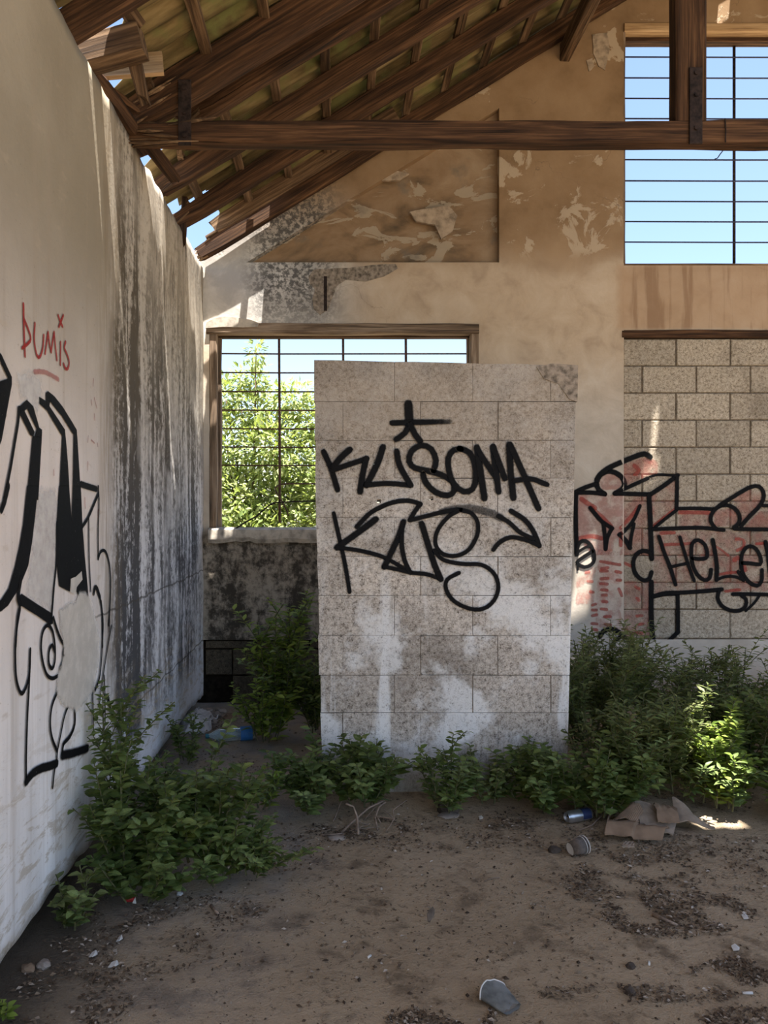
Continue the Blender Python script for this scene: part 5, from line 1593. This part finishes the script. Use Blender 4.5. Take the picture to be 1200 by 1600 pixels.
twig('short stump of a stick near the left-hand weeds', [(330,1412),(336,1420),(341,1426)], .007)
twig('small pale twig on the bare dirt left of centre', [(757,1376),(768,1372),(780,1370)], .0025)
twig('curved pale straw on the bare dirt at the right', [(1018,1383),(1024,1380),(1024,1376)], .0028)
dl = empty('dry_leaf', GR(672, 1448))
x, y, z = GR(672, 1450)
V, Fc = [], []
for j in range(9):
    t = j/8; w_ = .013*math.sin(math.pi*min(1, .12+t*.9))
    for i in range(7):
        a = (i/6-.5)*2.6
        V.append((x+w_*math.sin(a)+.012*t, y+.03-.02*t, .004+.065*t+w_*.6*(1-math.cos(a))))
for j in range(8):
    for i in range(6):
        a = j*7+i; Fc.append((a, a+1, a+8, a+7))
o = mk('blade', V, Fc, M['paper_brown'], dl, smooth=True); md = o.modifiers.new('t', 'SOLIDIFY'); md.thickness = .0015
V, Fc = tubeVF([(x+.012, y+.01, .068), (x+.018, y+.01, .085)], .0018, 5); mk('stalk', V, Fc, M['twig'], dl)
tag(dl, 'curled dry brown leaf standing on the bare dirt', 'leaf')

# dry leaf litter (uncountable)
def litter(name, label, patches, n, seed, smin=.006, smax=.022):
    r = random.Random(seed)
    Pb, D, Nn, L, W = [], [], [], [], []
    tot = sum(p[4] for p in patches)
    for (px, py, rx, ry, wgt) in patches:
        for k in range(int(n*wgt/tot)):
            a = r.uniform(0, 6.283); q = math.sqrt(r.random())
            g1, g2 = math.cos(a)*q*rx, math.sin(a)*q*ry
            x, y, _ = GR(px+g1, max(1085, py+g2))
            if n3(x*7, y*7, 3) < -.12+.3*r.random()*0: continue
            p = (x, y, fl_z(x, y)+r.uniform(.001, .010))
            if not free((x, y, .02)) or x < XL+.03: continue
            b_ = r.uniform(0, 6.283)
            Pb.append(p); D.append((math.cos(b_), math.sin(b_), r.uniform(-.1, .45))); Nn.append((r.uniform(-.6, .6), r.uniform(-.6, .6), 1))
            l = r.uniform(smin, smax); L.append(l)
            W.append(l*(r.uniform(.35, .7) if r.random() < .6 else .12))
    V, Fc, R = leafVF(np.array(Pb), np.array(D), np.array(Nn), np.array(L), np.array(W), detail=1)
    tag(mk(name, V, Fc, M['litter'], attr={'rnd': R}), label, 'litter', kind='stuff')
litter('leaf_litter', 'dry brown leaf litter and chaff under the weeds and across the dirt', [
    (1060,1425,120,38,5), (960,1375,80,40,3.5), (1130,1345,110,45,3), (1000,1320,140,22,3), (700,1300,260,26,4), (560,1290,80,16,2), (1150,1515,70,22,2),
    (1000,1550,160,16,1.6), (690,1590,90,22,2), (180,1470,150,60,3.5), (260,1420,160,26,2.5), (100,1560,110,50,2), (400,1210,70,24,2), (340,1190,50,30,1.2), (420,1330,90,30,1),
    (600,1440,420,90,1.6), (600,1380,500,60,1.2), (330,1130,40,20,1.2), (1170,1590,80,20,1.5), (850,1280,120,16,2), (1000,1250,180,25,2)], 22000, 5)
def crumbs():
    r = random.Random(31); V, Fc, R = [], [], []
    O = [(1,0,0),(0,1,0),(-1,0,0),(0,-1,0),(0,0,.8),(0,0,-.5)]
    T_ = [(0,1,4),(1,2,4),(2,3,4),(3,0,4),(1,0,5),(2,1,5),(3,2,5),(0,3,5)]
    for k in range(4200):
        x, y = r.uniform(-.95, 3.0), 1.9+3.4*r.random()**1.4
        if not free((x, y, .02)): continue
        q = .0022+.007*r.random()**4; a = r.uniform(0, 6.28); z = fl_z(x, y)+q*.3; b0 = len(V); e = r.uniform(.6, 1.6)
        for ox, oy, oz in O:
            ox *= e; oy /= e
            V.append((x+q*(ox*math.cos(a)-oy*math.sin(a)), y+q*(ox*math.sin(a)+oy*math.cos(a)), z+q*oz))
        Fc += [tuple(i+b0 for i in t) for t in T_]; R += [r.random()**1.5]*6
    tag(mk('soil_crumbs', V, Fc, M['litter'], attr={'rnd': R}), 'small dark soil crumbs scattered over the bare dirt floor', 'soil', kind='stuff')
crumbs()
